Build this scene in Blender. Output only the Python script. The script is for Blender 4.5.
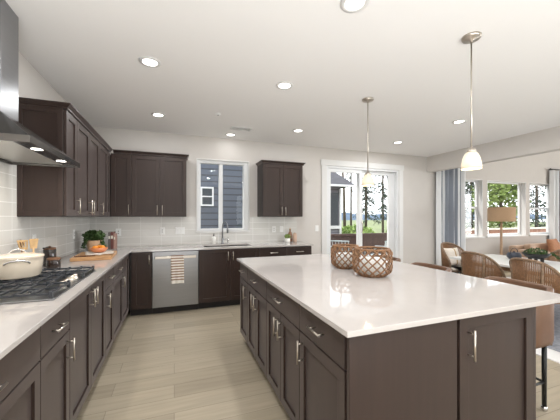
import bpy, bmesh, math, random
from mathutils import Vector, Matrix
random.seed(7)
PI = math.pi
scn = bpy.context.scene
for o in list(bpy.data.objects):
    bpy.data.objects.remove(o)

# ------------------------------------------------------------------ camera, sky, sun, exposure
EYE = 1.372
cd = bpy.data.cameras.new('camera')
cam = bpy.data.objects.new('camera', cd)
scn.collection.objects.link(cam)
cd.sensor_width = 36.0
cd.lens = 290.0 / 560.0 * 36.0
cd.shift_y = 6.7 / 560.0
cd.clip_start = 0.05
cd.clip_end = 2000
cam.location = (0, 0, EYE)
cam.rotation_euler = (PI / 2, 0, -math.radians(20.04))
scn.camera = cam

world = bpy.data.worlds.new('sky')
scn.world = world
world.use_nodes = True
wn = world.node_tree.nodes['Background']
wn.inputs['Color'].default_value = (0.93, 0.97, 1.0, 1)
wn.inputs['Strength'].default_value = 2.9

sl = bpy.data.lights.new('sun', 'SUN')
sl.energy = 4.0
sl.angle = math.radians(1.0)
sl.color = (1.0, 0.95, 0.87)
sun = bpy.data.objects.new('sun', sl)
scn.collection.objects.link(sun)
sun.rotation_euler = Vector((0.62, -0.33, -1.15)).to_track_quat('-Z', 'Y').to_euler()

# unseen area lights added as fill to brighten the room
def fill_panel(name, loc, rot, sx, sy, e, col=(0.95, 0.975, 1.0)):
    dl = bpy.data.lights.new(name, 'AREA')
    dl.shape = 'RECTANGLE'; dl.size = sx; dl.size_y = sy; dl.energy = e; dl.color = col
    o = bpy.data.objects.new(name, dl)
    scn.collection.objects.link(o)
    o.location = loc
    o.rotation_euler = rot
fill_panel('rear_fill', (3.8, -4.0, -0.25), (math.radians(180), 0, 0), 3.4, 2.6, 420.0)  # unseen fill outside the front wall, added to lift the ceiling
# added fill low in the aisle behind the viewer, aimed up to brighten the ceiling
fill_panel('ceiling_fill', (0.3, -1.3, 0.35), (math.radians(180), 0, 0), 2.6, 1.6, 130.0, (0.93, 0.97, 1.0))
fill_panel('right_fill', (13.4, -0.25, 1.5), (math.radians(90 + 6), 0, math.radians(90)), 3.6, 2.0, 300.0)  # unseen fill added beyond the end-wall opening

LAMP_W = 7.5
scn.view_settings.view_transform = 'Standard'
scn.view_settings.look = 'None'
scn.view_settings.gamma = 1.0
scn.view_settings.use_curve_mapping = False
scn.view_settings.exposure = 0.06

# ------------------------------------------------------------------ helpers
def s2l(c):
    c = c / 255.0
    return c / 12.92 if c <= 0.04045 else ((c + 0.055) / 1.055) ** 2.4

def rgb(r, g, b):
    return (s2l(r), s2l(g), s2l(b), 1)

def mat(name, col, rough=0.5, metal=0.0, spec=0.5, var=0.0, vscale=(8, 8, 8), bump=0.0, bscale=60, emit=None, estr=0.0, coat=0.0):
    m = bpy.data.materials.new(name)
    m.use_nodes = True
    nt = m.node_tree
    b = nt.nodes['Principled BSDF']
    b.inputs['Base Color'].default_value = col
    b.inputs['Roughness'].default_value = rough
    b.inputs['Metallic'].default_value = metal
    b.inputs['Specular IOR Level'].default_value = spec
    b.inputs['Coat Weight'].default_value = coat
    if emit:
        b.inputs['Emission Color'].default_value = emit
        b.inputs['Emission Strength'].default_value = estr
    tc = nt.nodes.new('ShaderNodeTexCoord')
    if var > 0:
        mp = nt.nodes.new('ShaderNodeMapping')
        mp.inputs['Scale'].default_value = vscale
        n = nt.nodes.new('ShaderNodeTexNoise')
        n.inputs['Scale'].default_value = 1.0
        n.inputs['Detail'].default_value = 4
        r = nt.nodes.new('ShaderNodeValToRGB')
        r.color_ramp.elements[0].position = 0.3
        r.color_ramp.elements[1].position = 0.7
        r.color_ramp.elements[0].color = tuple(c * (1 - var) for c in col[:3]) + (1,)
        r.color_ramp.elements[1].color = tuple(min(1, c * (1 + var)) for c in col[:3]) + (1,)
        nt.links.new(tc.outputs['Object'], mp.inputs['Vector'])
        nt.links.new(mp.outputs['Vector'], n.inputs['Vector'])
        nt.links.new(n.outputs['Fac'], r.inputs['Fac'])
        nt.links.new(r.outputs['Color'], b.inputs['Base Color'])
    if bump > 0:
        n2 = nt.nodes.new('ShaderNodeTexNoise')
        n2.inputs['Scale'].default_value = bscale
        bp = nt.nodes.new('ShaderNodeBump')
        bp.inputs['Strength'].default_value = bump
        bp.inputs['Distance'].default_value = 0.01
        nt.links.new(tc.outputs['Object'], n2.inputs['Vector'])
        nt.links.new(n2.outputs['Fac'], bp.inputs['Height'])
        nt.links.new(bp.outputs['Normal'], b.inputs['Normal'])
    return m

def brick_mat(name, c1, c2, mortar, bw, rh, msize, offset, swiz, rough, var=0.0, freq=2, coat=0.0, shift=(0, 0), bumpstr=0.0):
    """planks or tiles; swiz picks which object axes run along and across"""
    m = bpy.data.materials.new(name)
    m.use_nodes = True
    nt = m.node_tree
    L = nt.links.new
    b = nt.nodes['Principled BSDF']
    b.inputs['Roughness'].default_value = rough
    b.inputs['Coat Weight'].default_value = coat
    tc = nt.nodes.new('ShaderNodeTexCoord')
    sp = nt.nodes.new('ShaderNodeSeparateXYZ')
    cb = nt.nodes.new('ShaderNodeCombineXYZ')
    L(tc.outputs['Object'], sp.inputs[0])
    for i, ax in enumerate(swiz):
        ad = nt.nodes.new('ShaderNodeMath')
        ad.operation = 'ADD'
        ad.inputs[1].default_value = shift[i]
        L(sp.outputs[ax], ad.inputs[0])
        L(ad.outputs[0], cb.inputs[i])
    br = nt.nodes.new('ShaderNodeTexBrick')
    br.offset = offset
    br.offset_frequency = freq
    br.inputs['Scale'].default_value = 1.0
    br.inputs['Brick Width'].default_value = bw
    br.inputs['Row Height'].default_value = rh
    br.inputs['Mortar Size'].default_value = msize
    br.inputs['Mortar Smooth'].default_value = 0.1
    br.inputs['Color1'].default_value = c1
    br.inputs['Color2'].default_value = c2
    br.inputs['Mortar'].default_value = mortar
    L(cb.outputs[0], br.inputs['Vector'])
    out = br.outputs['Color']
    if var > 0:
        mp = nt.nodes.new('ShaderNodeMapping')
        mp.inputs['Scale'].default_value = (1.6, 22, 1)
        n = nt.nodes.new('ShaderNodeTexNoise')
        n.inputs['Scale'].default_value = 1.3
        n.inputs['Detail'].default_value = 6
        L(cb.outputs[0], mp.inputs['Vector'])
        L(mp.outputs[0], n.inputs['Vector'])
        rr = nt.nodes.new('ShaderNodeMapRange')
        rr.inputs[1].default_value = 0.3
        rr.inputs[2].default_value = 0.7
        rr.inputs[3].default_value = 1 - var
        rr.inputs[4].default_value = 1 + var
        L(n.outputs['Fac'], rr.inputs[0])
        mx = nt.nodes.new('ShaderNodeVectorMath')
        mx.operation = 'SCALE'
        L(out, mx.inputs[0])
        L(rr.outputs[0], mx.inputs['Scale'])
        out = mx.outputs[0]
    L(out, b.inputs['Base Color'])
    if bumpstr > 0:
        bp = nt.nodes.new('ShaderNodeBump')
        bp.inputs['Strength'].default_value = bumpstr
        bp.inputs['Distance'].default_value = 0.002
        bp.invert = True
        L(br.outputs['Fac'], bp.inputs['Height'])
        L(bp.outputs[0], b.inputs['Normal'])
    return m

def glass_mat(name, tint=(1, 1, 1, 1), refl=0.12):
    m = bpy.data.materials.new(name)
    m.use_nodes = True
    nt = m.node_tree
    nt.nodes.remove(nt.nodes['Principled BSDF'])
    out = nt.nodes['Material Output']
    tr = nt.nodes.new('ShaderNodeBsdfTransparent')
    tr.inputs[0].default_value = tint
    gl = nt.nodes.new('ShaderNodeBsdfGlossy')
    gl.inputs['Roughness'].default_value = 0.01
    fr = nt.nodes.new('ShaderNodeFresnel')
    fr.inputs[0].default_value = 1.45
    mr = nt.nodes.new('ShaderNodeMath')
    mr.operation = 'MULTIPLY'
    mr.inputs[1].default_value = refl / 0.04
    mr.use_clamp = True
    mx = nt.nodes.new('ShaderNodeMixShader')
    ge = nt.nodes.new('ShaderNodeNewGeometry')     # the pane's inner faces do not mirror
    iv = nt.nodes.new('ShaderNodeMath')
    iv.operation = 'SUBTRACT'
    iv.inputs[0].default_value = 1.0
    mu = nt.nodes.new('ShaderNodeMath')
    mu.operation = 'MULTIPLY'
    nt.links.new(ge.outputs['Backfacing'], iv.inputs[1])
    nt.links.new(fr.outputs[0], mr.inputs[0])
    nt.links.new(mr.outputs[0], mu.inputs[0])
    nt.links.new(iv.outputs[0], mu.inputs[1])
    nt.links.new(mu.outputs[0], mx.inputs[0])
    nt.links.new(tr.outputs[0], mx.inputs[1])
    nt.links.new(gl.outputs[0], mx.inputs[2])
    nt.links.new(mx.outputs[0], out.inputs[0])
    return m

M = {}
M['wall'] = mat('greige_paint', rgb(208, 203, 198), 0.85, spec=0.25, var=0.01)
M['ceil'] = mat('ceiling_paint', rgb(244, 242, 240), 0.9, spec=0.2)
M['white'] = mat('white_trim_paint', rgb(222, 221, 219), 0.45)
M['vinyl'] = mat('white_vinyl', rgb(226, 227, 228), 0.35)
M['wood'] = mat('espresso_wood', rgb(51, 38, 33), 0.36, spec=0.36, var=0.12, vscale=(30, 30, 2.0))
wb = M['wood'].node_tree.nodes['Principled BSDF']     # satin lacquer catches light at a glancing view
wb.inputs['Sheen Weight'].default_value = 0.17
wb.inputs['Sheen Roughness'].default_value = 0.45
wb.inputs['Sheen Tint'].default_value = (1.0, 0.9, 0.88, 1)
M['carc'] = mat('espresso_wood_carcass', rgb(40, 32, 29), 0.45, var=0.1, vscale=(30, 30, 2.0))
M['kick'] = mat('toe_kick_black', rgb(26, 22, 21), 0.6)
M['quartz'] = mat('white_quartz', rgb(188, 182, 178), 0.055, spec=0.5, var=0.03, vscale=(5, 5, 5))
M['nickel'] = mat('brushed_nickel', rgb(200, 192, 182), 0.28, metal=1.0)
M['steel'] = mat('stainless_steel', rgb(150, 151, 153), 0.3, metal=1.0, var=0.03, vscale=(2, 2, 60))
M['steel_dark_refl'] = mat('stainless_dark_reflection', rgb(112, 109, 106), 0.26, metal=1.0, var=0.03, vscale=(2, 2, 60))  # darker stainless: dark reflections on hood rim and canopy put into the colour
M['steel_bright'] = mat('polished_steel', rgb(215, 215, 215), 0.15, metal=1.0)
M['steel_dark'] = mat('dark_control_glass', rgb(48, 50, 52), 0.25)
M['iron'] = mat('black_cast_iron', rgb(50, 53, 58), 0.3)
M['black'] = mat('black_metal', rgb(24, 24, 25), 0.4)
M['plastic'] = mat('white_plastic', rgb(240, 240, 238), 0.4)
M['slot'] = mat('outlet_slot', rgb(120, 118, 114), 0.5)
M['tileL'] = brick_mat('grey_tile_left', rgb(218, 216, 211), rgb(212, 210, 205), rgb(238, 237, 234), 0.305, 0.1075, 0.0035, 0.0, (1, 2), 0.22, shift=(0.2, 0.022), coat=0.2, bumpstr=0.3)
M['tileB'] = brick_mat('grey_tile_rear', rgb(218, 216, 211), rgb(212, 210, 205), rgb(238, 237, 234), 0.305, 0.1075, 0.0035, 0.0, (0, 2), 0.22, shift=(0.5, 0.022), coat=0.2, bumpstr=0.3)
M['floor'] = brick_mat('greige_plank_floor', rgb(180, 168, 147), rgb(163, 151, 131), rgb(118, 108, 95), 1.22, 0.18, 0.0015, 0.37, (0, 1), 0.4, var=0.10, freq=2)
M['rattan'] = mat('brown_rattan', rgb(134, 98, 68), 0.6, var=0.25, vscale=(60, 60, 60))
M['rattan_d'] = mat('weathered_rattan', rgb(132, 108, 86), 0.65, var=0.3, vscale=(40, 40, 40))
M['leather'] = mat('tan_leather', rgb(110, 80, 60), 0.45, var=0.08, vscale=(12, 12, 12))
M['sofa'] = mat('camel_leather', rgb(190, 160, 136), 0.55, var=0.08, vscale=(6, 6, 6))
M['orange_cloth'] = mat('rust_cloth', rgb(176, 126, 94), 0.9, var=0.15, vscale=(20, 20, 20))
M['cream_cloth'] = mat('cream_cloth', rgb(226, 216, 204), 0.95, var=0.06, vscale=(40, 40, 40))
M['gold_cloth'] = mat('mustard_stripe_cloth', rgb(178, 148, 104), 0.95)
M['enamel'] = mat('cream_enamel', rgb(222, 209, 190), 0.18, coat=0.4)
M['lightwood'] = mat('light_wood', rgb(206, 170, 122), 0.55, var=0.15, vscale=(30, 4, 30))
M['board'] = mat('cutting_board_wood', rgb(196, 150, 104), 0.5, var=0.2, vscale=(4, 25, 40))
M['darkjar'] = mat('smoked_brown_glass', rgb(44, 34, 30), 0.12, coat=0.5)
M['brown_wood'] = mat('brown_wood_lid', rgb(120, 84, 58), 0.5, var=0.1)
M['terracotta'] = mat('orange_glazed_bowl', rgb(206, 132, 92), 0.4, var=0.1)
M['orange'] = mat('orange_peel', rgb(236, 146, 44), 0.45, bump=0.1, bscale=200)
M['leaf'] = mat('green_leaf', rgb(66, 92, 44), 0.5, var=0.35, vscale=(30, 30, 30))
M['leaf_l'] = mat('bright_leaf', rgb(120, 146, 66), 0.5, var=0.4, vscale=(25, 25, 25))
M['leaf_tree'] = mat('tree_leaf', rgb(110, 130, 60), 0.6, var=0.45, vscale=(3, 3, 3))
M['leaf_con'] = mat('conifer_needle', rgb(50, 66, 50), 0.7, var=0.4, vscale=(3, 3, 3))
M['bark'] = mat('bark', rgb(92, 80, 70), 0.9, var=0.3)
M['soil'] = mat('potting_soil', rgb(60, 46, 36), 0.95)
M['peachpot'] = mat('peach_ceramic', rgb(214, 176, 142), 0.6)
M['whitepot'] = mat('white_ceramic', rgb(238, 236, 230), 0.4)
M['book_a'] = mat('burgundy_book_cloth', rgb(116, 70, 64), 0.7)
M['book_b'] = mat('grey_book_cloth', rgb(108, 100, 98), 0.7)
M['book_c'] = mat('blush_book_cloth', rgb(176, 140, 128), 0.7)
M['paper'] = mat('paper', rgb(232, 226, 214), 0.9)
M['towel_w'] = mat('towel_white', rgb(232, 226, 218), 0.95)
M['towel_b'] = mat('towel_brown', rgb(150, 120, 100), 0.95)
M['curt_w'] = mat('curtain_white', rgb(236, 238, 240), 0.95)
M['curt_g'] = mat('curtain_grey', rgb(138, 144, 154), 0.95)
M['shade_linen'] = mat('linen_lampshade', rgb(190, 158, 126), 0.95, var=0.08, vscale=(80, 80, 80))
M['tabletop'] = mat('pale_tabletop', rgb(226, 226, 224), 0.35)
M['oak'] = mat('oak_wood', rgb(184, 152, 122), 0.55, var=0.15, vscale=(20, 20, 3))
M['navy'] = mat('dark_navy_ceramic', rgb(52, 58, 70), 0.3)
M['rug_b'] = mat('rug_border', rgb(226, 224, 222), 0.98)
M['rug'] = mat('rug_grey_weave', rgb(150, 152, 160), 0.98, var=0.25, vscale=(30, 30, 30))
M['siding'] = brick_mat('blue_grey_lap_siding', rgb(84, 91, 104), rgb(84, 91, 104), rgb(56, 61, 70), 40, 0.17, 0.02, 0.0, (0, 2), 0.7)
M['siding2'] = brick_mat('light_grey_lap_siding', rgb(134, 132, 142), rgb(134, 132, 142), rgb(104, 103, 112), 40, 0.17, 0.02, 0.0, (0, 2), 0.7)
M['roof'] = mat('grey_shingles', rgb(70, 70, 76), 0.9, var=0.2, vscale=(8, 8, 8))
M['railing'] = mat('dark_brown_stain', rgb(86, 66, 60), 0.7, var=0.15, vscale=(20, 20, 2))
M['cedar'] = mat('reddish_fence_wood', rgb(158, 112, 92), 0.8, var=0.15, vscale=(10, 10, 2))
M['deck'] = brick_mat('deck_boards', rgb(140, 126, 114), rgb(128, 116, 104), rgb(70, 62, 56), 5.0, 0.14, 0.006, 0.3, (0, 1), 0.8)
M['grass'] = mat('meadow', rgb(98, 108, 70), 0.95, var=0.3, vscale=(0.6, 0.6, 0.6))
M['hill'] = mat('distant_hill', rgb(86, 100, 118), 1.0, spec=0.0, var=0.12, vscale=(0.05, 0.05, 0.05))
M['patio'] = mat('pale_grey_patio_metal', rgb(190, 200, 202), 0.5)
M['glass'] = glass_mat('window_glass', refl=0.045)
M['frosted'] = mat('frosted_white_glass', rgb(236, 236, 234), 0.35)
M['clear'] = glass_mat('clear_glass', (0.97, 0.98, 0.98, 1), 0.08)
M['darkpane'] = mat('dark_window_pane', rgb(58, 66, 74), 0.08)
M['lens'] = mat('lit_lens', rgb(255, 250, 240), 0.5, emit=(1, 0.96, 0.9, 1), estr=6.0)
M['hoodlens'] = mat('lit_hood_lens', rgb(255, 250, 240), 0.5, emit=(1, 0.95, 0.86, 1), estr=5.0)
M['alabaster'] = mat('frosted_glass_shade', rgb(240, 226, 200), 0.35, emit=(1.0, 0.84, 0.64, 1), estr=0.12)
M['bulb'] = mat('lit_bulb', rgb(255, 244, 220), 0.5, emit=(1.0, 0.86, 0.62, 1), estr=4.0)
M['amber'] = mat('amber_bottle_glass', rgb(150, 112, 88), 0.2, coat=0.4)
M['pinkjar'] = mat('blush_stoneware', rgb(196, 166, 146), 0.55)
M['filter'] = mat('hood_filter', rgb(205, 203, 198), 0.4, metal=0.6)

class MB:
    """collects closed shapes, links them as ONE mesh object"""
    def __init__(self, T=None):
        self.bm = bmesh.new()
        self.T = T
        self.smooth = []
        self.mi = 0
    def _v(self, p):
        if self.T:
            p = self.T(*p)
        return self.bm.verts.new(p)
    def _f(self, vs, smooth=False):
        try:
            f = self.bm.faces.new(vs)
        except ValueError:
            return
        f.smooth = smooth
        f.material_index = self.mi
    def box(self, x0, x1, y0, y1, z0, z1):
        v = [self._v(p) for p in ((x0, y0, z0), (x1, y0, z0), (x1, y1, z0), (x0, y1, z0), (x0, y0, z1), (x1, y0, z1), (x1, y1, z1), (x0, y1, z1))]
        for q in ((0, 3, 2, 1), (4, 5, 6, 7), (0, 1, 5, 4), (1, 2, 6, 5), (2, 3, 7, 6), (3, 0, 4, 7)):
            self._f([v[i] for i in q])
        return self
    def hexa(self, pts):
        v = [self._v(p) for p in pts]
        for q in ((0, 3, 2, 1), (4, 5, 6, 7), (0, 1, 5, 4), (1, 2, 6, 5), (2, 3, 7, 6), (3, 0, 4, 7)):
            self._f([v[i] for i in q])
        return self
    def tube(self, path, r, n=8, closed=False):
        P = [Vector(p) for p in path]
        k = len(P)
        rs = r if isinstance(r, (list, tuple)) else [r] * k
        rings = []
        prev = None
        for i in range(k):
            a = P[i - 1] if (i > 0 or closed) else P[i]
            b = P[(i + 1) % k] if (i < k - 1 or closed) else P[i]
            d = (b - a)
            d = d.normalized() if d.length > 1e-9 else Vector((0, 0, 1))
            if prev is None:
                u = d.orthogonal().normalized()
            else:
                u = prev - d * prev.dot(d)
                u = u.normalized() if u.length > 1e-6 else d.orthogonal().normalized()
            prev = u
            w = d.cross(u)
            rings.append([self._v(tuple(P[i] + (u * math.cos(2 * PI * j / n) + w * math.sin(2 * PI * j / n)) * rs[i])) for j in range(n)])
        for i in range(k if closed else k - 1):
            A, B = rings[i], rings[(i + 1) % k]
            for j in range(n):
                self._f([A[j], A[(j + 1) % n], B[(j + 1) % n], B[j]], True)
        if not closed:
            self._f(list(reversed(rings[0])))
            self._f(rings[-1])
        return self
    def cyl(self, p0, p1, r, n=16, r1=None):
        return self.tube([p0, p1], [r, r if r1 is None else r1], n)
    def lathe(self, prof, c=(0, 0, 0), n=28, smooth=True):
        """prof: (r, z) list from one pole/edge to the other; r=0 ends close"""
        rings = []
        for r, z in prof:
            if r < 1e-6:
                rings.append([self._v((c[0], c[1], c[2] + z))])
            else:
                rings.append([self._v((c[0] + r * math.cos(2 * PI * j / n), c[1] + r * math.sin(2 * PI * j / n), c[2] + z)) for j in range(n)])
        for A, B in zip(rings, rings[1:]):
            if len(A) == 1 and len(B) == 1:
                continue
            for j in range(n):
                j2 = (j + 1) % n
                if len(A) == 1:
                    self._f([A[0], B[j2], B[j]], smooth)
                elif len(B) == 1:
                    self._f([A[j], A[j2], B[0]], smooth)
                else:
                    self._f([A[j], A[j2], B[j2], B[j]], smooth)
        return self
    def ball(self, c, r, n=14, sz=1.0):
        k = 8
        return self.lathe([(r * math.sin(PI * i / k), -r * sz * math.cos(PI * i / k)) for i in range(k + 1)], c, n)
    def cells(self, cu, cv, inside, w0, w1, order):
        """slab of cells in two axes (cuts cu, cv), inside(i,j) tells which are solid; order maps (u,v,w)->(x,y,z)"""
        cache = {}
        def V(i, j, k):
            key = (i, j, k)
            if key not in cache:
                cache[key] = self._v(order(cu[i], cv[j], (w0, w1)[k]))
            return cache[key]
        nu, nv = len(cu) - 1, len(cv) - 1
        S = lambda i, j: 0 <= i < nu and 0 <= j < nv and inside(i, j)
        for i in range(nu):
            for j in range(nv):
                if not S(i, j):
                    continue
                for k in (0, 1):
                    self._f([V(i, j, k), V(i + 1, j, k), V(i + 1, j + 1, k), V(i, j + 1, k)])
                for (di, dj, a, b) in ((-1, 0, (i, j), (i, j + 1)), (1, 0, (i + 1, j), (i + 1, j + 1)), (0, -1, (i, j), (i + 1, j)), (0, 1, (i, j + 1), (i + 1, j + 1))):
                    if not S(i + di, j + dj):
                        self._f([V(*a, 0), V(*b, 0), V(*b, 1), V(*a, 1)])
        return self
    def prism(self, poly, z0, z1):
        a = [self._v((x, y, z0)) for x, y in poly]
        b = [self._v((x, y, z1)) for x, y in poly]
        self._f(list(reversed(a)))
        self._f(b)
        for i in range(len(a)):
            j = (i + 1) % len(a)
            self._f([a[i], a[j], b[j], b[i]])
        return self
    def leaf(self, c, size, aspect=0.45):
        """one small folded leaf blade"""
        d = Vector((random.gauss(0, 1), random.gauss(0, 1), random.gauss(0, 1))).normalized()
        u = d.orthogonal().normalized()
        u = (Matrix.Rotation(random.uniform(0, 2 * PI), 3, d) @ u)
        w = d.cross(u)
        c = Vector(c)
        p = [c - u * size * .5, c + w * size * aspect * .5 + d * size * .08, c + u * size * .5, c - w * size * aspect * .5 + d * size * .08]
        v = [self._v(tuple(q)) for q in p]
        self._f([v[0], v[1], v[2]])
        self._f([v[0], v[2], v[3]])
        return self
    def build(self, name, m, parent=None, bevel=0.0, recalc=True, sub=0, solid=0.0):
        if recalc:
            bmesh.ops.recalc_face_normals(self.bm, faces=self.bm.faces[:])
        me = bpy.data.meshes.new(name)
        self.bm.to_mesh(me)
        self.bm.free()
        for q in (m if isinstance(m, (list, tuple)) else [m]):
            me.materials.append(q)
        o = bpy.data.objects.new(name, me)
        scn.collection.objects.link(o)
        if parent:
            o.parent = parent
        if solid:
            md = o.modifiers.new('solid', 'SOLIDIFY')
            md.thickness = solid
        if bevel:
            md = o.modifiers.new('bevel', 'BEVEL')
            md.width = bevel
            md.segments = 2
            md.limit_method = 'ANGLE'
            md.angle_limit = math.radians(40)
        if sub:
            md = o.modifiers.new('sub', 'SUBSURF')
            md.levels = sub
            md.render_levels = sub
        return o

def tag(o, label=None, cat=None, group=None, kind=None):
    if label: o['label'] = label
    if cat: o['category'] = cat
    if group: o['group'] = group
    if kind: o['kind'] = kind
    return o

def thing(name, label, cat, loc=(0, 0, 0), rz=0.0, group=None):
    o = bpy.data.objects.new(name, None)
    scn.collection.objects.link(o)
    o.empty_display_size = 0.1
    o.location = loc
    o.rotation_euler = (0, 0, rz)
    return tag(o, label, cat, group)

def struct(name, mb, m, bevel=0.0, label=None, cat=None, parent=None):
    o = mb.build(name, m, parent, bevel=bevel)
    o['kind'] = 'structure'
    if label: tag(o, label, cat)
    return o

def copy_tree(o, parent=None):
    c = o.copy()
    scn.collection.objects.link(c)
    c.parent = parent
    for ch in list(o.children):
        copy_tree(ch, c)
    return c

def S(loc):
    """shape-space shift: world coordinates to a thing's own frame"""
    lx, ly, lz = loc
    return lambda x, y, z: (x - lx, y - ly, z - lz)

# ------------------------------------------------------------------ the room shell
W = 5.08            # inner face of the rear wall
CH = 2.735          # kitchen ceiling
XL = -1.20
HB = 3.6            # living-room ceiling
struct('floor', MB().box(-1.4, 13.2, -2.4, W + 0.18, -0.06, 0.0), M['floor'], label='greige wood plank floor running through kitchen and dining room', cat='floor')
struct('ceiling', MB().box(-1.4, 5.43, -2.4, W, CH, CH + 0.12), M['ceil'], label='flat white kitchen ceiling with recessed lights', cat='ceiling')
struct('ceiling_living', MB().box(5.58, 13.2, -2.4, W, HB, HB + 0.12), M['ceil'], label='raised ceiling over the dining and sitting area', cat='ceiling')
struct('wall_left', MB().box(XL - 0.18, XL, -2.4, W + 0.18, 0.0, CH), M['wall'], label='painted kitchen wall behind the cooktop', cat='wall')
holes = [(0.36, 1.256, 1.125, 2.35), (2.83, 4.62, 0.0, 2.385), (6.15, 7.25, 0.865, 2.297), (7.41, 8.91, 0.865, 2.297), (9.07, 10.17, 0.865, 2.297)]
cx = sorted({XL, 13.2} | {h[0] for h in holes} | {h[1] for h in holes})
cz = sorted({0.0, HB} | {h[2] for h in holes} | {h[3] for h in holes})
def solid(i, j):
    mx, mz = (cx[i] + cx[i + 1]) / 2, (cz[j] + cz[j + 1]) / 2
    return not any(h[0] < mx < h[1] and h[2] < mz < h[3] for h in holes)
struct('wall_rear', MB().cells(cx, cz, solid, W, W + 0.18, lambda u, v, w: (u, w, v)), M['wall'], label='long greige wall with the sink window and sliding door', cat='wall')
struct('wall_header', MB().box(5.43, 5.58, -2.4, W, 2.39, HB), M['wall'], label='dropped greige header between kitchen and dining area', cat='wall')
struct('wall_right', MB().cells([-2.4, -2.1, 1.6, W], [0, 0.5, 2.6, HB], lambda i, j: not (i == 1 and j == 1), 13.0, 13.2, lambda u, v, w: (w, u, v)), M['wall'], label='unseen end wall of the sitting area with an opening added to admit light', cat='wall')  # unseen opening, sized and placed to steer light into the room
fo = [(2.6, 5.0, 0.05, 2.3)]  # unseen front wall added to light the room; its opening admits the fill
fx = sorted({-1.4, 13.2} | {h[0] for h in fo} | {h[1] for h in fo})
fz = sorted({0.0, HB} | {h[2] for h in fo} | {h[3] for h in fo})
struct('wall_front', MB().cells(fx, fz, lambda i, j: not any(h[0] < (fx[i] + fx[i + 1]) / 2 < h[1] and h[2] < (fz[j] + fz[j + 1]) / 2 < h[3] for h in fo), -2.6, -2.4, lambda u, v, w: (u, w, v)), M['wall'], label='unseen wall added behind the viewer with an opening for fill light', cat='wall')
struct('baseboard_rear', MB().box(2.22, 2.72, W - 0.015, W, 0, 0.1).box(4.73, 13.0, W - 0.015, W, 0, 0.1), M['white'], label='white baseboard along the greige rear wall', cat='baseboard')

# tile backsplash
struct('wall_tile_left', MB().box(XL, XL + 0.008, 0.72, W, 0.914, 1.372).box(XL, XL + 0.008, 1.5, 2.93, 1.372, 1.9), M['tileL'], label='pale grey stacked tile behind the cooktop', cat='backsplash')
struct('wall_tile_rear', MB().box(XL + 0.008, 0.345, W - 0.008, W, 0.914, 1.372).box(0.345, 1.27, W - 0.008, W, 0.914, 1.10).box(1.27, 2.19, W - 0.008, W, 0.914, 1.372), M['tileB'], label='pale grey stacked tile around the sink window', cat='backsplash')

# ---- kitchen window
w1 = struct('window_1', MB().box(0.36, 0.405, W + 0.03, W + 0.12, 1.125, 2.35).box(1.17, 1.256, W + 0.03, W + 0.12, 1.125, 2.35)
            .box(0.405, 1.17, W + 0.03, W + 0.12, 2.29, 2.35).box(0.405, 1.17, W + 0.03, W + 0.12, 1.125, 1.165)
            .box(0.735, 0.80, W + 0.04, W + 0.11, 1.165, 2.29).box(0.405, 0.425, W + 0.045, W + 0.1, 1.165, 2.29), M['vinyl'], 0.004,
            'white two-panel slider window above the kitchen sink', 'window')
MB().box(0.41, 0.74, W + 0.075, W + 0.081, 1.165, 2.29).box(0.79, 1.18, W + 0.085, W + 0.091, 1.165, 2.29).build('pane', M['glass'], w1)
MB().box(0.345, 1.272, W - 0.03, W + 0.03, 1.098, 1.125).build('window_sill', M['white'], w1, bevel=0.004)
MB().box(1.155, 1.17, W + 0.03, W + 0.045, 1.62, 1.67).build('latch', M['vinyl'], w1)
struct('trim_1', MB().box(0.35, 0.366, W - 0.01, W + 0.03, 1.125, 2.36).box(1.25, 1.266, W - 0.01, W + 0.03, 1.125, 2.36).box(0.366, 1.25, W - 0.01, W + 0.03, 2.344, 2.36), M['white'], label='slim white return around the sink window', cat='trim')

# ---- sliding patio door
struct('trim_2', MB().box(2.72, 2.83, W - 0.02, W, 0, 2.385).box(4.62, 4.73, W - 0.02, W, 0, 2.385).box(2.70, 4.75, W - 0.024, W, 2.385, 2.50), M['white'], 0.003, 'wide white casing around the sliding patio door', 'trim')
d1 = struct('door_1', MB().box(2.83, 2.87, W, W + 0.15, 0, 2.385).box(4.58, 4.62, W, W + 0.15, 0, 2.385).box(2.87, 4.58, W, W + 0.15, 2.345, 2.385).box(2.87, 4.58, W, W + 0.15, 0, 0.03), M['vinyl'], 0.003,
            'white sliding glass patio door to the deck', 'door')
def slider_panel(x0, x1, y, m, sl=0.075, sr=0.075):
    p = MB().box(x0, x0 + sl, y, y + 0.045, 0.03, 2.345).box(x1 - sr, x1, y, y + 0.045, 0.03, 2.345)
    p.box(x0 + sl, x1 - sr, y, y + 0.045, 2.27, 2.345).box(x0 + sl, x1 - sr, y, y + 0.045, 0.03, 0.14)
    o = p.build('door_panel', M['vinyl'], d1, bevel=0.003)
    MB().box(x0 + sl, x1 - sr, y + 0.019, y + 0.026, 0.14, 2.27).build('pane', M['glass'], o)
    return o
slider_panel(2.87, 3.70, W + 0.03, 0)
pp = slider_panel(3.62, 4.58, W + 0.09, 0, sl=0.08, sr=0.16)
MB().tube([(3.665, W + 0.03, 1.05), (3.665, W - 0.02, 1.06), (3.665, W - 0.02, 1.24), (3.665, W + 0.03, 1.25)], 0.008).build('door_handle', M['nickel'], d1)

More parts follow.
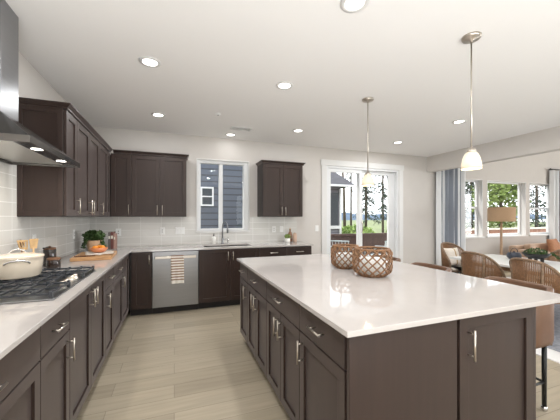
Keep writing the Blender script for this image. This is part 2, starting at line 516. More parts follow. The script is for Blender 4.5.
# ---- dining-area windows
def win(idx, x0, x1, label, rail):
    y = W + 0.11
    f = MB().box(x0, x0 + 0.05, y, y + 0.06, 0.865, 2.297).box(x1 - 0.05, x1, y, y + 0.06, 0.865, 2.297)
    f.box(x0 + 0.05, x1 - 0.05, y, y + 0.06, 2.25, 2.297).box(x0 + 0.05, x1 - 0.05, y, y + 0.06, 0.865, 0.93)
    if rail:
        f.box(x0 + 0.05, x1 - 0.05, y, y + 0.055, 1.575, 1.625)
    o = struct('window_%d' % idx, f, M['vinyl'], 0.003, label, 'window')
    MB().box(x0 + 0.05, x1 - 0.05, y + 0.03, y + 0.036, 0.93, 2.25).build('pane', M['glass'], o)
    return o
win(2, 6.15, 7.25, 'single-hung white window next to the left curtain', True)
win(3, 7.41, 8.91, 'large fixed middle window behind the floor lamp', False)
win(4, 9.07, 10.17, 'single-hung white window beside the right curtain', True)
for k, (a, b) in enumerate(((6.15, 7.25), (7.41, 8.91), (9.07, 10.17))):
    # white painted returns lining each opening
    struct('trim_%d' % (3 + k), MB().box(a, a + 0.012, W - 0.004, W + 0.11, 0.877, 2.285).box(b - 0.012, b, W - 0.004, W + 0.11, 0.877, 2.285).box(a, b, W - 0.004, W + 0.11, 2.285, 2.297).box(a - 0.03, b + 0.03, W - 0.035, W, 0.845, 0.877).box(a, b, W, W + 0.11, 0.865, 0.877), M['white'],
           label=['white sill and lining of the window by the left curtain', 'white sill and lining of the large middle window', 'white sill and lining of the window by the right curtain'][k], cat='trim')

# ------------------------------------------------------------------ cabinets
def TL(x0, loc):   # faces +X: a -> +Y, b -> up, c -> out
    return lambda a, c, b: (x0 + c - loc[0], a - loc[1], b - loc[2])
def TB(y0, loc):   # faces -Y: a -> +X
    return lambda a, c, b: (a - loc[0], y0 - c - loc[1], b - loc[2])
def TI(x0, loc):   # faces -X: a -> +Y
    return lambda a, c, b: (x0 - c - loc[0], a - loc[1], b - loc[2])

def pull(T, a, b, vert, parent, ln=0.13, name='bar_pull'):
    h = ln / 2
    mb = MB(T)
    if vert:
        mb.tube([(a, 0.034, b - h), (a, 0.034, b + h)], 0.0058, 10)
        for s in (-1, 1):
            mb.tube([(a, 0.0, b + s * h * 0.72), (a, 0.034, b + s * h * 0.72)], 0.0042, 8)
    else:
        mb.tube([(a - h, 0.034, b), (a + h, 0.034, b)], 0.0058, 10)
        for s in (-1, 1):
            mb.tube([(a + s * h * 0.72, 0.0, b), (a + s * h * 0.72, 0.034, b)], 0.0042, 8)
    return mb.build(name, M['nickel'], parent)

def shaker(T, a0, a1, b0, b1, parent, name='door', fr=0.058, c0=-0.02, c1=0.0):
    g = 0.0018
    a0 += g; a1 -= g; b0 += g; b1 -= g
    mb = MB(T)
    cu = [a0, a0 + fr, a1 - fr, a1]
    cv = [b0, b0 + fr, b1 - fr, b1]
    mb.cells(cu, cv, lambda i, j: not (i == 1 and j == 1), c0, c1, lambda u, v, w: (u, w, v))
    # bevelled inner step, then the recessed panel
    e = 0.006
    i0, i1, j0, j1 = a0 + fr, a1 - fr, b0 + fr, b1 - fr
    mb.box(i0 - 0.004, i1 + 0.004, c0 + 0.002, c1 - 0.013, j0 - 0.004, j1 + 0.004)
    return mb.build(name, M['wood'], parent, bevel=0.0018)

def slab_front(T, a0, a1, b0, b1, parent, name='drawer'):
    g = 0.0018
    return MB(T).box(a0 + g, a1 - g, -0.02, 0.0, b0 + g, b1 - g).build(name, M['wood'], parent, bevel=0.0022)

TOP = 0.889
def base_cab(TF, face, a0, a1, depth, label, doors=(), drawers=(), kick=True, dz=0.712, cat='cabinet', zt=TOP, name='base_cabinet'):
    """doors: (a0,a1,handle_a or None); drawers: (a0,a1,handle)"""
    mid = (a0 + a1) / 2
    w = TF(face, (0, 0, 0))(mid, -depth / 2, 0)
    loc = (w[0], w[1], 0)
    t = thing(name, label, cat, loc)
    T = TF(face, loc)
    MB(T).box(a0 + 0.0005, a1 - 0.0005, -depth, -0.0215, 0.10, zt).build('carcass', M['carc'], t)
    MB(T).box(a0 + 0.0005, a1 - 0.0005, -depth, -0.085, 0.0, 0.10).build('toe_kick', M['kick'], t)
    for d in doors:
        top = dz if (drawers and len(d) < 4) else zt - 0.008
        o = shaker(T, d[0], d[1], 0.105, top, t)
        if d[2] is not None:
            pull(T, d[2], top - 0.10, True, o)
    for d in drawers:
        o = slab_front(T, d[0], d[1], dz + 0.004, zt - 0.008, t)
        if d[2] is not None:
            pull(T, d[2], (dz + zt) / 2, False, o)
    return t

FX = -0.575   # fronts of the left run
DL = FX - XL - 0.001
base_cab(TL, FX, 0.76, 1.624, DL, 'dark two-door base cabinet nearest the viewer under the left counter', [(0.76, 1.192, 1.15), (1.192, 1.624, 1.235)], [(0.76, 1.624, 1.192)])
base_cab(TL, FX, 1.625, 2.019, DL, 'dark drawer-over-door cabinet just before the cooktop cabinet', [(1.625, 2.019, 1.972)], [(1.625, 2.019, 1.80)])
base_cab(TL, FX, 2.020, 2.945, DL, 'wide dark two-door cabinet under the gas cooktop', [(2.02, 2.482, 2.44), (2.482, 2.945, 2.524)])
base_cab(TL, FX, 2.946, 3.31, DL, 'narrow dark drawer-over-door cabinet just past the cooktop cabinet', [(2.946, 3.31, 2.99)], [(2.946, 3.31, 3.13)])
base_cab(TL, FX, 3.311, 3.86, DL, 'dark drawer-over-door cabinet below the wooden cutting board', [(3.311, 3.86, 3.80)], [(3.311, 3.86, 3.59)])
base_cab(TL, FX, 3.861, 4.36, DL, 'dark blank-fronted corner cabinet at the far end of the left run', [(3.861, 4.36, None)])

FY = 4.385    # fronts of the rear run
DB = W - FY - 0.001
base_cab(TB, FY, -0.573, -0.290, DB, 'slim dark single-door cabinet left of the dishwasher', [(-0.545, -0.290, -0.325)])
base_cab(TB, FY, 1.263, 1.715, DB, 'dark drawer cabinet right of the sink cabinet', [(1.263, 1.715, 1.30)], [(1.263, 1.715, 1.49)])
base_cab(TB, FY, 1.716, 2.165, DB, 'dark drawer cabinet at the right end of the sink run', [(1.716, 2.165, 2.12)], [(1.716, 2.165, 1.94)])
# sink cabinet: open box (the bowl hangs inside)
t = thing('base_cabinet', 'dark two-door sink cabinet under the window', 'cabinet', (0.8, 4.73, 0))
T = TB(FY, (0.8, 4.73, 0))
MB(T).box(0.3375, 0.356, -DB, -0.0215, 0.1, TOP).box(1.243, 1.2615, -DB, -0.0215, 0.1, TOP).box(0.356, 1.243, -DB, -DB + 0.015, 0.1, TOP).box(0.356, 1.243, -DB, -0.0215, 0.1, 0.118).box(0.356, 1.243, -0.04, -0.0215, 0.118, TOP).build('carcass', M['carc'], t)
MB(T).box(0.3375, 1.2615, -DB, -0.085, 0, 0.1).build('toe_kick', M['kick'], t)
for a0, a1, h in ((0.337, 0.80, 0.762), (0.80, 1.262, 0.838)):
    o = shaker(T, a0, a1, 0.105, TOP - 0.008, t)
    pull(T, h, TOP - 0.108, True, o)

# dishwasher
loc = (0.023, 4.73, 0)
t = thing('dishwasher', 'stainless steel dishwasher with a striped towel over its handle', 'dishwasher', loc)
T = TB(FY, loc)
MB(T).box(-0.2885, 0.3345, -DB, -0.012, 0.1, 0.884).build('tub', M['black'], t)
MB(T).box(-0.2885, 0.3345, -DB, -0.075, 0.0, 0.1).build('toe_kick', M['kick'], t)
o = MB(T).box(-0.284, 0.330, -0.012, 0.018, 0.105, 0.878).build('door', M['steel'], t, bevel=0.004)
MB(T).box(-0.284, 0.330, -0.014, 0.0185, 0.8785, 0.886).build('control_strip', M['steel_dark'], o)
MB(T).box(-0.25, 0.296, 0.042, 0.060, 0.785, 0.820).box(-0.25, -0.235, 0.018, 0.043, 0.79, 0.815).box(0.281, 0.296, 0.018, 0.043, 0.79, 0.815).build('handle', M['nickel'], o, bevel=0.004)
# towel draped over the handle bar
tx0, tx1 = -0.045, 0.128
prof = [(0.0385, 0.60), (0.0385, 0.70), (0.0385, 0.815), (0.042, 0.826), (0.051, 0.828), (0.061, 0.826), (0.0645, 0.815), (0.065, 0.74), (0.066, 0.62), (0.067, 0.50), (0.068, 0.435)]
fine = []
for (c0, z0), (c1, z1) in zip(prof, prof[1:]):
    n = max(1, int(abs(z1 - z0) / 0.009))
    for k in range(n):
        fine.append((c0 + (c1 - c0) * k / n, z0 + (z1 - z0) * k / n))
fine.append(prof[-1])
mb = MB(lambda a, c, b: (a, FY - c, b))
NX = 14
rows = []
for k, (c, z) in enumerate(fine):
    hang = max(0, 0.8 - z) if k > len(fine) // 3 else 0
    rows.append([mb._v((tx0 + (tx1 - tx0) * i / NX + 0.01 * hang, c + 0.010 * hang * (1 + math.sin(i * 1.1)), z)) for i in range(NX + 1)])
for k in range(len(rows) - 1):
    mb.mi = 1 if (k % 4 in (1, 2) and k < len(rows) - 4) else 0
    for i in range(NX):
        mb._f([rows[k][i], rows[k][i + 1], rows[k + 1][i + 1], rows[k + 1][i]], True)
o = mb.build('dish_towel', [M['towel_w'], M['towel_b']], None, solid=0.003)
tag(o, 'white towel with thin brown stripes hanging on the dishwasher handle', 'towel')

# counters
HX0, HX1, HY0, HY1 = 0.43, 1.17, 4.50, 4.90
cu = [XL, -0.55, HX0, HX1, 2.19]
cv = [0.72, 4.36, HY0, HY1, W]
def cin(i, j):
    if i == 0: return True
    if j == 0: return False
    return not (i == 2 and j == 2)
o = MB().cells(cu, cv, cin, TOP, 0.914, lambda u, v, w: (u, v, w)).build('countertop', M['quartz'], None, bevel=0.003)
tag(o, 'L-shaped white quartz countertop holding the cooktop and the sink', 'countertop')

# sink
loc = (0.8, 4.7, 0.7)
mb = MB(S(loc))
mb.cells([HX0 - 0.012, HX0, HX1, HX1 + 0.012], [HY0 - 0.012, HY0, HY1, HY1 + 0.012], lambda i, j: not (i == 1 and j == 1), 0.705, TOP, lambda u, v, w: (u, v, w))
mb.box(HX0 - 0.012, HX1 + 0.012, HY0 - 0.012, HY1 + 0.012, 0.693, 0.705)
t = thing('kitchen_sink', 'undermount steel sink set in the counter below the window', 'sink', loc)
mb.build('basin', M['steel_bright'], t)
MB(S(loc)).lathe([(0, 0.0), (0.04, 0.0), (0.045, 0.004), (0, 0.006)], (0.8, 4.7, 0.7055)).build('drain', M['steel'], t)

# faucet
loc = (0.775, 4.985, 0.914)
t = thing('kitchen_faucet', 'chrome gooseneck pull-down faucet behind the sink', 'faucet', loc)
MB().lathe([(0, 0), (0.027, 0), (0.027, 0.012), (0.019, 0.02), (0.018, 0.10), (0, 0.10)]).build('base', M['steel'], t)
dx, dy = 0.06, -0.15
path = [(0, 0, 0.09), (0, 0, 0.24)] + [(dx * (1 - math.cos(a)) / 2, dy * (1 - math.cos(a)) / 2, 0.27 + 0.10 * math.sin(a)) for a in [PI * k / 12 for k in range(13)]]
MB().tube(path, 0.0115, 12).build('neck', M['steel'], t)
MB().tube([(dx, dy, 0.275), (dx, dy, 0.25), (dx, dy, 0.185)], [0.0125, 0.0165, 0.015], 12).build('spray_head', M['steel'], t)
MB().tube([(0.015, 0, 0.07), (0.05, -0.005, 0.075), (0.095, -0.01, 0.105)], [0.009, 0.007, 0.006], 10).build('lever', M['steel_bright'], t)
# soap bottle
loc = (0.625, 4.965, 0.914)
t = thing('soap_bottle', 'white soap bottle with dark pump left of the faucet', 'soap bottle', loc)
MB().lathe([(0, 0), (0.031, 0), (0.034, 0.006), (0.034, 0.10), (0.028, 0.118), (0.012, 0.124), (0.012, 0.132), (0, 0.132)]).build('bottle', M['whitepot'], t)
MB().cyl((0, 0, 0.132), (0, 0, 0.146), 0.013).cyl((0, 0, 0.146), (0, 0, 0.168), 0.005).tube([(0, 0, 0.168), (0.0, -0.012, 0.17), (0.0, -0.035, 0.165)], 0.006).build('pump', M['black'], t)
loc = (0.865, 4.985, 0.914)
t = thing('soap_dispenser', 'small chrome counter soap spout right of the faucet', 'dispenser', loc)
MB().lathe([(0, 0), (0.02, 0), (0.02, 0.008), (0.012, 0.014), (0.012, 0.05), (0.016, 0.052), (0.016, 0.066), (0, 0.068)]).build('body', M['steel_bright'], t)
MB().tube([(0, 0, 0.06), (0, -0.04, 0.064), (0, -0.06, 0.055)], 0.006).build('spout', M['steel_bright'], t)

# ---- wall cabinets
ZU, ZT = 1.372, 2.286
def wall_cab(TF, face, a0, a1, depth, label, doors, end0=False, end1=False, crown_a=None, name='wall_cabinet', hz=1.372 + 0.098):
    mid = (a0 + a1) / 2
    w = TF(face, (0, 0, 0))(mid, -depth / 2, 0)
    loc = (w[0], w[1], ZU)
    t = thing(name, label, 'cabinet', loc)
    T = TF(face, loc)
    MB(T).box(a0 + 0.0005, a1 - 0.0005, -depth, -0.0215, ZU, ZT).build('carcass', M['carc'], t)
    for (d0, d1, h) in doors:
        o = shaker(T, d0, d1, ZU + 0.004, ZT - 0.006, t)
        if h is not None:
            pull(T, h, hz, True, o, 0.15)
    # crown moulding, stepping out
    c0, c1 = crown_a if crown_a else (a0, a1)
    e0 = 0.035 if end0 else 0.0
    e1 = 0.035 if end1 else 0.0
    mb = MB(T)
    mb.box(c0 - e0 * 0.3, c1 + e1 * 0.3, -depth, 0.012, ZT, ZT + 0.014)
    zl, zh = ZT + 0.014, ZT + 0.036
    mb.hexa([(c0 - e0 * 0.3, -depth, zl), (c1 + e1 * 0.3, -depth, zl), (c1 + e1 * 0.3, 0.012, zl), (c0 - e0 * 0.3, 0.012, zl),
             (c0 - e0, -depth, zh), (c1 + e1, -depth, zh), (c1 + e1, 0.038, zh), (c0 - e0, 0.038, zh)])
    mb.box(c0 - e0, c1 + e1, -depth, 0.04, zh, zh + 0.01)
    mb.build('crown_moulding', M['wood'], t, bevel=0.0015)
    return t, T
UX = -0.86
DU = UX - XL - 0.001
t, T = wall_cab(TL, UX, 2.935, 3.225, DU, 'narrow dark wall cabinet with side panel facing the range hood', [(2.935, 3.225, 3.19)], end0=True)
# framed end panel towards the hood
mb = MB(lambda a, c, b: (a + (-0.0), 0, 0))
loc = tuple(t.location)
TE = lambda a, c, b: (a - loc[0], 2.9345 - c - loc[1], b - loc[2])
shaker(TE, XL + 0.001, UX - 0.0215, ZU, ZT, t, 'end_panel', fr=0.04, c0=0.0, c1=0.012)
wall_cab(TL, UX, 3.226, 4.09, DU, 'dark double-door wall cabinet in the middle of the left wall', [(3.226, 3.66, 3.615), (3.66, 4.09, 3.705)])
wall_cab(TL, UX, 4.091, W - 0.002, DU, 'dark corner wall cabinet above the potted plant', [(4.091, 4.55, 4.135), (4.55, 4.715, None)], crown_a=(4.091, 4.70))
UY = 4.735
DUY = W - UY - 0.001
wall_cab(TB, UY, -0.858, -0.590, DUY, 'slim dark wall cabinet at the inner corner of the sink wall', [(-0.855, -0.590, -0.625)], crown_a=(-0.82, -0.590))
wall_cab(TB, UY, -0.589, 0.18, DUY, 'dark double-door wall cabinet above the dishwasher', [(-0.589, -0.204, -0.24), (-0.204, 0.18, -0.168)], end1=True)
wall_cab(TB, UY, 1.415, 2.165, DUY, 'dark double-door wall cabinet right of the sink window', [(1.42, 1.79, 1.755), (1.79, 2.16, 1.825)], end0=True, end1=True)

# ------------------------------------------------------------------ island
IX0, IX1, IY0, IY1 = 0.682, 1.90, 1.03, 3.15
DI = 0.60
base_cab(TI, IX0, 2.806, 3.15, DI, 'dark island cabinet farthest from the viewer', [(2.806, 3.15, 2.85)], [(2.806, 3.15, 2.98)], name='island_cabinet')
base_cab(TI, IX0, 2.181, 2.805, DI, 'dark two-door island cabinet second from its sink end', [(2.181, 2.493, 2.45), (2.493, 2.805, 2.535)], [(2.181, 2.805, 2.49)], name='island_cabinet')
base_cab(TI, IX0, 1.543, 2.18, DI, 'dark two-door island cabinet between the baskets and the near corner', [(1.543, 1.862, 1.825), (1.862, 2.18, 1.90)], [(1.543, 2.18, 1.86)], name='island_cabinet')
base_cab(TI, IX0, 1.065, 1.542, DI, 'dark single-door island cabinet at the near corner', [(1.065, 1.542, 1.49)], [(1.065, 1.542, 1.30)], name='island_cabinet')
# rear body of the island with end panels
loc = (1.6, 2.1, 0)
t = thing('island_end_cabinet', 'dark cabinet filling the stool side of the island with a door on its end', 'cabinet', loc)
Tn = lambda x, y, z: (x - loc[0], y - loc[1], z - loc[2])
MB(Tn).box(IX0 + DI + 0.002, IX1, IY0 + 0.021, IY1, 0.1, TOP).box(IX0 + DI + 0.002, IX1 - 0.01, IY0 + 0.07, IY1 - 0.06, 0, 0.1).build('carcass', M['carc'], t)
MB(Tn).box(IX0, 1.293, IY0, IY0 + 0.0205, 0.0, TOP).build('end_panel', M['wood'], t, bevel=0.002)
MB(Tn).box(1.8785, IX1, IY0 + 0.002, IY0 + 0.0205, 0.0, TOP).build('corner_stile', M['wood'], t, bevel=0.002)
TD = TB(IY0, loc)
o = shaker(TD, 1.31, 1.877, 0.02, TOP - 0.006, t, fr=0.062, c0=-0.02)
pull(TD, 1.368, 0.745, True, o, 0.15)
o = MB().cells([0.646, 2.152], [0.990, 3.172], lambda i, j: True, TOP, 0.914, lambda u, v, w: (u, v, w)).build('island_countertop', M['quartz'], None, bevel=0.003)
tag(o, 'large glossy white quartz top of the kitchen island', 'countertop')

# ------------------------------------------------------------------ cooktop
loc = (-0.88, 2.365, 0.914)
t = thing('gas_cooktop', 'stainless gas cooktop with black cast iron grates', 'cooktop', loc)
hw, hd = 0.447, 0.262   # half width (Y), half depth (X)
MB().box(-hd, hd, -hw, hw, 0.0, 0.010).build('tray', M['steel'], t, bevel=0.004)
burn = [(-0.13, -0.30, 0.042), (0.12, -0.30, 0.036), (-0.04, 0.0, 0.058), (-0.13, 0.30, 0.042), (0.12, 0.30, 0.03)]
for bx, by, br in burn:
    o = MB().lathe([(0, 0.010), (br, 0.010), (br, 0.022), (br * 0.85, 0.026), (0, 0.026)], (bx, by, 0)).build('burner', M['steel_bright'], t)
    MB().lathe([(0, 0.0265), (br * 0.8, 0.0265), (br * 0.8, 0.033), (br * 0.6, 0.036), (0, 0.036)], (bx, by, 0)).build('burner_cap', M['iron'], o)
for gy in (-0.297, 0.0, 0.297):
    g = MB()
    x0, x1 = -0.245, (0.245 if gy != 0.0 else 0.13)
    y0, y1 = gy - 0.142, gy + 0.142
    zt = 0.043
    bt = 0.0065
    def bar(p, q):
        p, q = Vector(p), Vector(q)
        d = (q - p).normalized()
        s = Vector((-d.y, d.x, 0)) * bt
        g.hexa([tuple(p - s + Vector((0, 0, zt - 0.012))), tuple(p + s + Vector((0, 0, zt - 0.012))), tuple(q + s + Vector((0, 0, zt - 0.012))), tuple(q - s + Vector((0, 0, zt - 0.012))),
                tuple(p - s + Vector((0, 0, zt))), tuple(p + s + Vector((0, 0, zt))), tuple(q + s + Vector((0, 0, zt))), tuple(q - s + Vector((0, 0, zt)))])
    bar((x0, y0, 0), (x1, y0, 0)); bar((x0, y1, 0), (x1, y1, 0))
    bar((x0, y0, 0), (x0, y1, 0)); bar((x1, y0, 0), (x1, y1, 0))
    bar((x0, gy, 0), (x1, gy, 0))
    nb = 6 if gy else 5
    for k in range(nb + 1):
        fx = x0 + (x1 - x0) * k / nb
        if 0 < k < nb:
            bar((fx, y0, 0), (fx, y1, 0))
        for yy in (y0, y1):
            g.box(fx - 0.0065, fx + 0.0065, yy - 0.013, yy + 0.013, zt - 0.001, zt + 0.008)
    for px in (x0, x1):
        for py in (y0, y1):
            g.box(px - 0.009, px + 0.009, py - 0.009, py + 0.009, 0.010, zt)
    g.build('grate', M['iron'], t, bevel=0.002)
for k in range(5):
    ky = -0.124 + 0.062 * k
    o = MB().lathe([(0, 0.010), (0.021, 0.010), (0.021, 0.014), (0.017, 0.017), (0.015, 0.042), (0, 0.043)], (0.205, ky, 0)).build('knob', M['nickel'], t)

# dutch oven
loc = (-1.005, 2.47, 0.9655)
t = thing('dutch_oven', 'cream enamel pot with lid standing on the back of the cooktop', 'pot', loc)
MB().lathe([(0, 0), (0.118, 0), (0.128, 0.008), (0.139, 0.10), (0.141, 0.128), (0.146, 0.132), (0.146, 0.136), (0.136, 0.136), (0.132, 0.11), (0.12, 0.015), (0, 0.012)], n=48).build('pot_body', M['enamel'], t)
lid = MB().lathe([(0, 0.137), (0.144, 0.137), (0.146, 0.141), (0.13, 0.147), (0.07, 0.156), (0, 0.159)], n=48).build('lid', M['enamel'], t)
ang = math.radians(-68)
def arc_handle(c, r, h, d, tt, tdir):
    return [tuple(Vector(c) + Vector(tdir) * (r * math.cos(a)) + Vector(d) * (h * math.sin(a))) for a in [PI * k / 12 for k in range(13)]]
td = Vector((math.cos(ang + PI / 2), math.sin(ang + PI / 2), 0))
MB().tube(arc_handle((0, 0, 0.155), 0.045, 0.03, (0, 0, 1), 0, td), 0.006, 8).build('lid_handle', M['steel_bright'], lid)
for s in (1, -1):
    d = Vector((math.cos(ang), math.sin(ang), 0)) * s
    c = d * 0.128 + Vector((0, 0, 0.098))
    MB().tube(arc_handle(c, 0.062, 0.045, d * 0.6 + Vector((0, 0, 0.55)), 0, td), 0.006, 8).build('side_handle', M['steel_bright'], t)

# utensil crock + utensils
loc = (-1.10, 2.905, 0.914)
t = thing('utensil_crock', 'brown wooden crock behind the cream pot', 'crock', loc)
MB().lathe([(0, 0), (0.045, 0), (0.048, 0.005), (0.05, 0.15), (0.044, 0.15), (0.042, 0.008), (0, 0.008)]).build('crock_body', M['brown_wood'], t)
def spatula(label, dx, dy, lean, hw, slots):
    o = thing('spatula', label, 'utensil', (loc[0] + dx, loc[1] + dy, loc[2] + 0.010))
    L = Vector(lean)
    top = L * 0.20
    MB().tube([(0, 0, 0), tuple(L * 0.1), tuple(top)], [0.006, 0.006, 0.007], 8).build('handle', M['lightwood'], o)
    n = Vector((0.55, -0.8, 0)).normalized()
    s = Vector((0.8, 0.55, 0)).normalized()
    u = (L.normalized())
    cu = [-hw, -hw * .62, -hw * .34, -hw * .1, hw * .14, hw * .42, hw * .66, hw]
    cv = [0, 0.02, 0.065, 0.08]
    mb = MB()
    mb.cells(cu, cv, lambda i, j: not (slots and j == 1 and i in (1, 3, 5)), -0.003, 0.003, lambda a, b, w: tuple(top - u * 0.01 + s * a * (0.7 + b * 4) + u * b + n * w))
    mb.build('blade', M['lightwood'], o, bevel=0.001)
    return o
spatula('slotted wooden spatula leaning left out of the crock', -0.01, -0.018, (-0.03, -0.22, 0.98), 0.034, True)
spatula('plain wooden spatula standing behind the slotted one', 0.014, 0.018, (0.04, -0.05, 0.99), 0.03, False)
o = thing('wooden_spoon', 'dark round wooden spoon behind the slotted spatula', 'utensil', (loc[0] - 0.032, loc[1] + 0.004, loc[2] + 0.010))
MB().tube([(0, 0, 0), (-0.012, -0.034, 0.20)], 0.005).build('handle', M['brown_wood'], o)
MB(lambda x, y, z: (x - 0.014, y - 0.039, z + 0.232)).lathe([(0, -0.035), (0.012, -0.028), (0.02, 0), (0.012, 0.028), (0, 0.035)]).build('bowl', M['brown_wood'], o)

# canisters
def canister(label, x, y, r, h):
    t = thing('canister', label, 'canister', (x, y, 0.914))
    MB().lathe([(0, 0), (r * .95, 0), (r, 0.004), (r, h - 0.004), (r * .96, h), (0, h)]).build('jar', M['darkjar'], t)
    MB().lathe([(0, h), (r * .93, h), (r * .95, h + 0.004), (r * .95, h + 0.012), (r * .9, h + 0.016), (0, h + 0.016)]).build('lid', M['brown_wood'], t)
    return t
c1 = canister('tall dark canister with wooden lid behind the shorter one', -1.085, 3.26, 0.05, 0.155)
MB().lathe([(0, 0.171), (0.008, 0.171), (0.012, 0.182), (0, 0.188)]).build('lid_knob', M['brown_wood'], c1)
canister('short dark canister with wooden lid beside the cooktop', -0.985, 3.045, 0.052, 0.085)
o = thing('long_ladle', 'thin black ladle lying across the tall canister lid', 'utensil', (-1.085, 3.26, 1.087))
MB().tube([(-0.0, -0.03, 0.004), (0.005, -0.13, 0.006), (0.02, -0.2, 0.012)], [0.005, 0.005, 0.006]).build('handle', M['black'], o)
MB().lathe([(0, 0.0), (0.014, 0.002), (0.02, 0.008), (0.017, 0.009), (0, 0.006)], (0.0, -0.015, 0.0)).build('scoop', M['black'], o)

# cutting board and what lies on it
loc = (-0.835, 3.80, 0.914)
t = thing('cutting_board', 'thick wooden cutting board lying on the left counter', 'cutting board', loc, math.radians(4))
MB().box(-0.185, 0.185, -0.29, 0.29, 0.0, 0.036).build('board', M['board'], t, bevel=0.006)
BZ = 0.9505
# cloth
mb = MB()
N = 16
vs = []
for i in range(N + 1):
    for j in range(N + 1):
        u, v = i / N - .5, j / N - .5
        z = 0.004 + 0.006 * abs(math.sin(9 * u + 5 * v)) + 0.004 * abs(math.sin(13 * v - 4 * u))
        vs.append(mb._v((u * 0.27 + 0.01 * math.sin(7 * v), v * 0.34 + 0.012 * math.sin(8 * u), z)))
for i in range(N):
    for j in range(N):
        a = i * (N + 1) + j
        mb._f([vs[a], vs[a + N + 1], vs[a + N + 2], vs[a + 1]], True)
o = mb.build('napkin', M['cream_cloth'], None, recalc=True, solid=0.003)
o.location = (-0.80, 3.83, BZ)
o.rotation_euler = (0, 0, 0.3)
tag(o, 'crumpled cream napkin under the fruit bowl on the board', 'napkin')
# bowl of oranges
bl = (-0.815, 3.85, BZ + 0.014)
t = thing('fruit_bowl', 'terracotta bowl of oranges on the cutting board', 'bowl', bl)
MB().lathe([(0, 0), (0.05, 0), (0.078, 0.018), (0.092, 0.052), (0.087, 0.052), (0.07, 0.022), (0.045, 0.008), (0, 0.006)], n=32).build('bowl', M['terracotta'], t)
for k, (ox, oy, oz, lab) in enumerate(((-0.03, -0.03, 0.046, 'orange at the front left in the terracotta bowl'), (0.037, -0.015, 0.047, 'orange at the right in the terracotta bowl'), (-0.005, 0.04, 0.047, 'orange at the back of the terracotta bowl'))):
    o = thing('orange', lab, 'fruit', (bl[0] + ox, bl[1] + oy, bl[2] + oz), k * 1.1, 'oranges in the bowl')
    MB().ball((0, 0, 0), 0.034, 18, 0.95).build('peel', M['orange'], o)
    MB().lathe([(0, 0.0325), (0.004, 0.0325), (0.003, 0.035), (0, 0.0355)]).build('stem', M['leaf'], o)
# string of dark beads
o = thing('bead_garland', 'short string of dark beads lying on the napkin', 'beads', (-0.95, 3.565, BZ))
b = MB()
for k in range(13):
    a = k * 0.33
    b.ball((0.085 * k / 6 - 0.02, 0.018 * math.sin(a * 2), 0.0075 + 0.0), 0.0075, 8)
b.build('bead', M['brown_wood'], o)

def foliage(mb, c, rx, ry, rz, n, size, asp=0.5):
    for _ in range(n):
        while True:
            p = Vector((random.uniform(-1, 1), random.uniform(-1, 1), random.uniform(-1, 1)))
            if p.length <= 1 and p.length > 0.25:
                break
        mb.leaf((c[0] + p.x * rx, c[1] + p.y * ry, c[2] + p.z * rz), size * random.uniform(0.6, 1.3), asp)

# trailing plant in the corner
loc = (-0.99, 4.42, 0.914)
t = thing('potted_plant', 'leafy trailing plant in peach pot in the counter corner', 'plant', loc)
MB().lathe([(0, 0), (0.06, 0), (0.066, 0.006), (0.088, 0.135), (0.088, 0.15), (0.08, 0.15), (0.076, 0.13), (0, 0.128)]).build('pot', M['peachpot'], t)
MB().lathe([(0, 0.129), (0.075, 0.129), (0.06, 0.139), (0, 0.143)]).build('soil', M['soil'], t)
mb = MB()
foliage(mb, (0, 0, 0.215), 0.135, 0.13, 0.065, 420, 0.042, 0.7)
for a in (-2.9, -2.4, -0.35, 0.5, 1.4, 2.3):
    for k in range(26):
        s = k / 25
        foliage(mb, (math.cos(a) * (0.09 + 0.035 * s), math.sin(a) * (0.09 + 0.035 * s), 0.19 - 0.13 * s), 0.02, 0.02, 0.02, 2, 0.03, 0.7)
mb.build('foliage', M['leaf'], t, recalc=False)
# books
bx = -0.885
for k, (w, h, d, m, lab) in enumerate(((0.030, 0.235, 0.16, 'book_b', 'grey upright book nearest the plant'), (0.034, 0.24, 0.165, 'book_a', 'burgundy upright book in the middle of the corner row'), (0.022, 0.215, 0.15, 'book_c', 'blush upright book at the right of the corner row'))):
    o = thing('book', lab, 'book', (bx + w / 2, 4.80, 0.914), 0.0, 'books in the counter corner')
    MB().box(-w / 2, -w / 2 + 0.003, -d / 2, d / 2, 0, h).box(w / 2 - 0.003, w / 2, -d / 2, d / 2, 0, h).box(-w / 2 + 0.003, w / 2 - 0.003, -d / 2, -d / 2 + 0.004, 0, h).build('cover', M[m], o, bevel=0.001)
    MB().box(-w / 2 + 0.003, w / 2 - 0.003, -d / 2 + 0.004, d / 2 - 0.004, 0.003, h - 0.003).build('pages', M['paper'], o)
    MB().box(-w / 2 + 0.004, w / 2 - 0.004, -d / 2 - 0.001, -d / 2, h * 0.6, h * 0.78).build('spine_band', M['paper'], o)
    bx += w + 0.002

# small plant + bottles on the right end of the rear counter
loc = (1.915, 4.86, 0.914)
t = thing('small_potted_plant', 'small green plant in white pot at the end of the sink counter', 'plant', loc)
MB().lathe([(0, 0), (0.042, 0), (0.046, 0.004), (0.05, 0.07), (0.045, 0.07), (0.042, 0.06), (0, 0.06)]).build('pot', M['whitepot'], t)
MB().lathe([(0, 0.061), (0.042, 0.061), (0.03, 0.066), (0, 0.068)]).build('soil', M['soil'], t)
mb = MB()
foliage(mb, (0, 0, 0.105), 0.055, 0.055, 0.045, 160, 0.03, 0.5)
mb.build('foliage', M['leaf_l'], t, recalc=False)
loc = (2.02, 4.99, 0.914)
t = thing('bottle', 'tall amber bottle with narrow neck behind the small plant', 'bottle', loc)
MB().lathe([(0, 0), (0.036, 0), (0.04, 0.006), (0.04, 0.135), (0.03, 0.165), (0.014, 0.185), (0.013, 0.215), (0.0165, 0.217), (0.0165, 0.225), (0, 0.225)]).build('bottle_body', M['amber'], t)
MB().lathe([(0, 0.2255), (0.013, 0.2255), (0.013, 0.243), (0, 0.244)]).build('stopper', M['lightwood'], t)
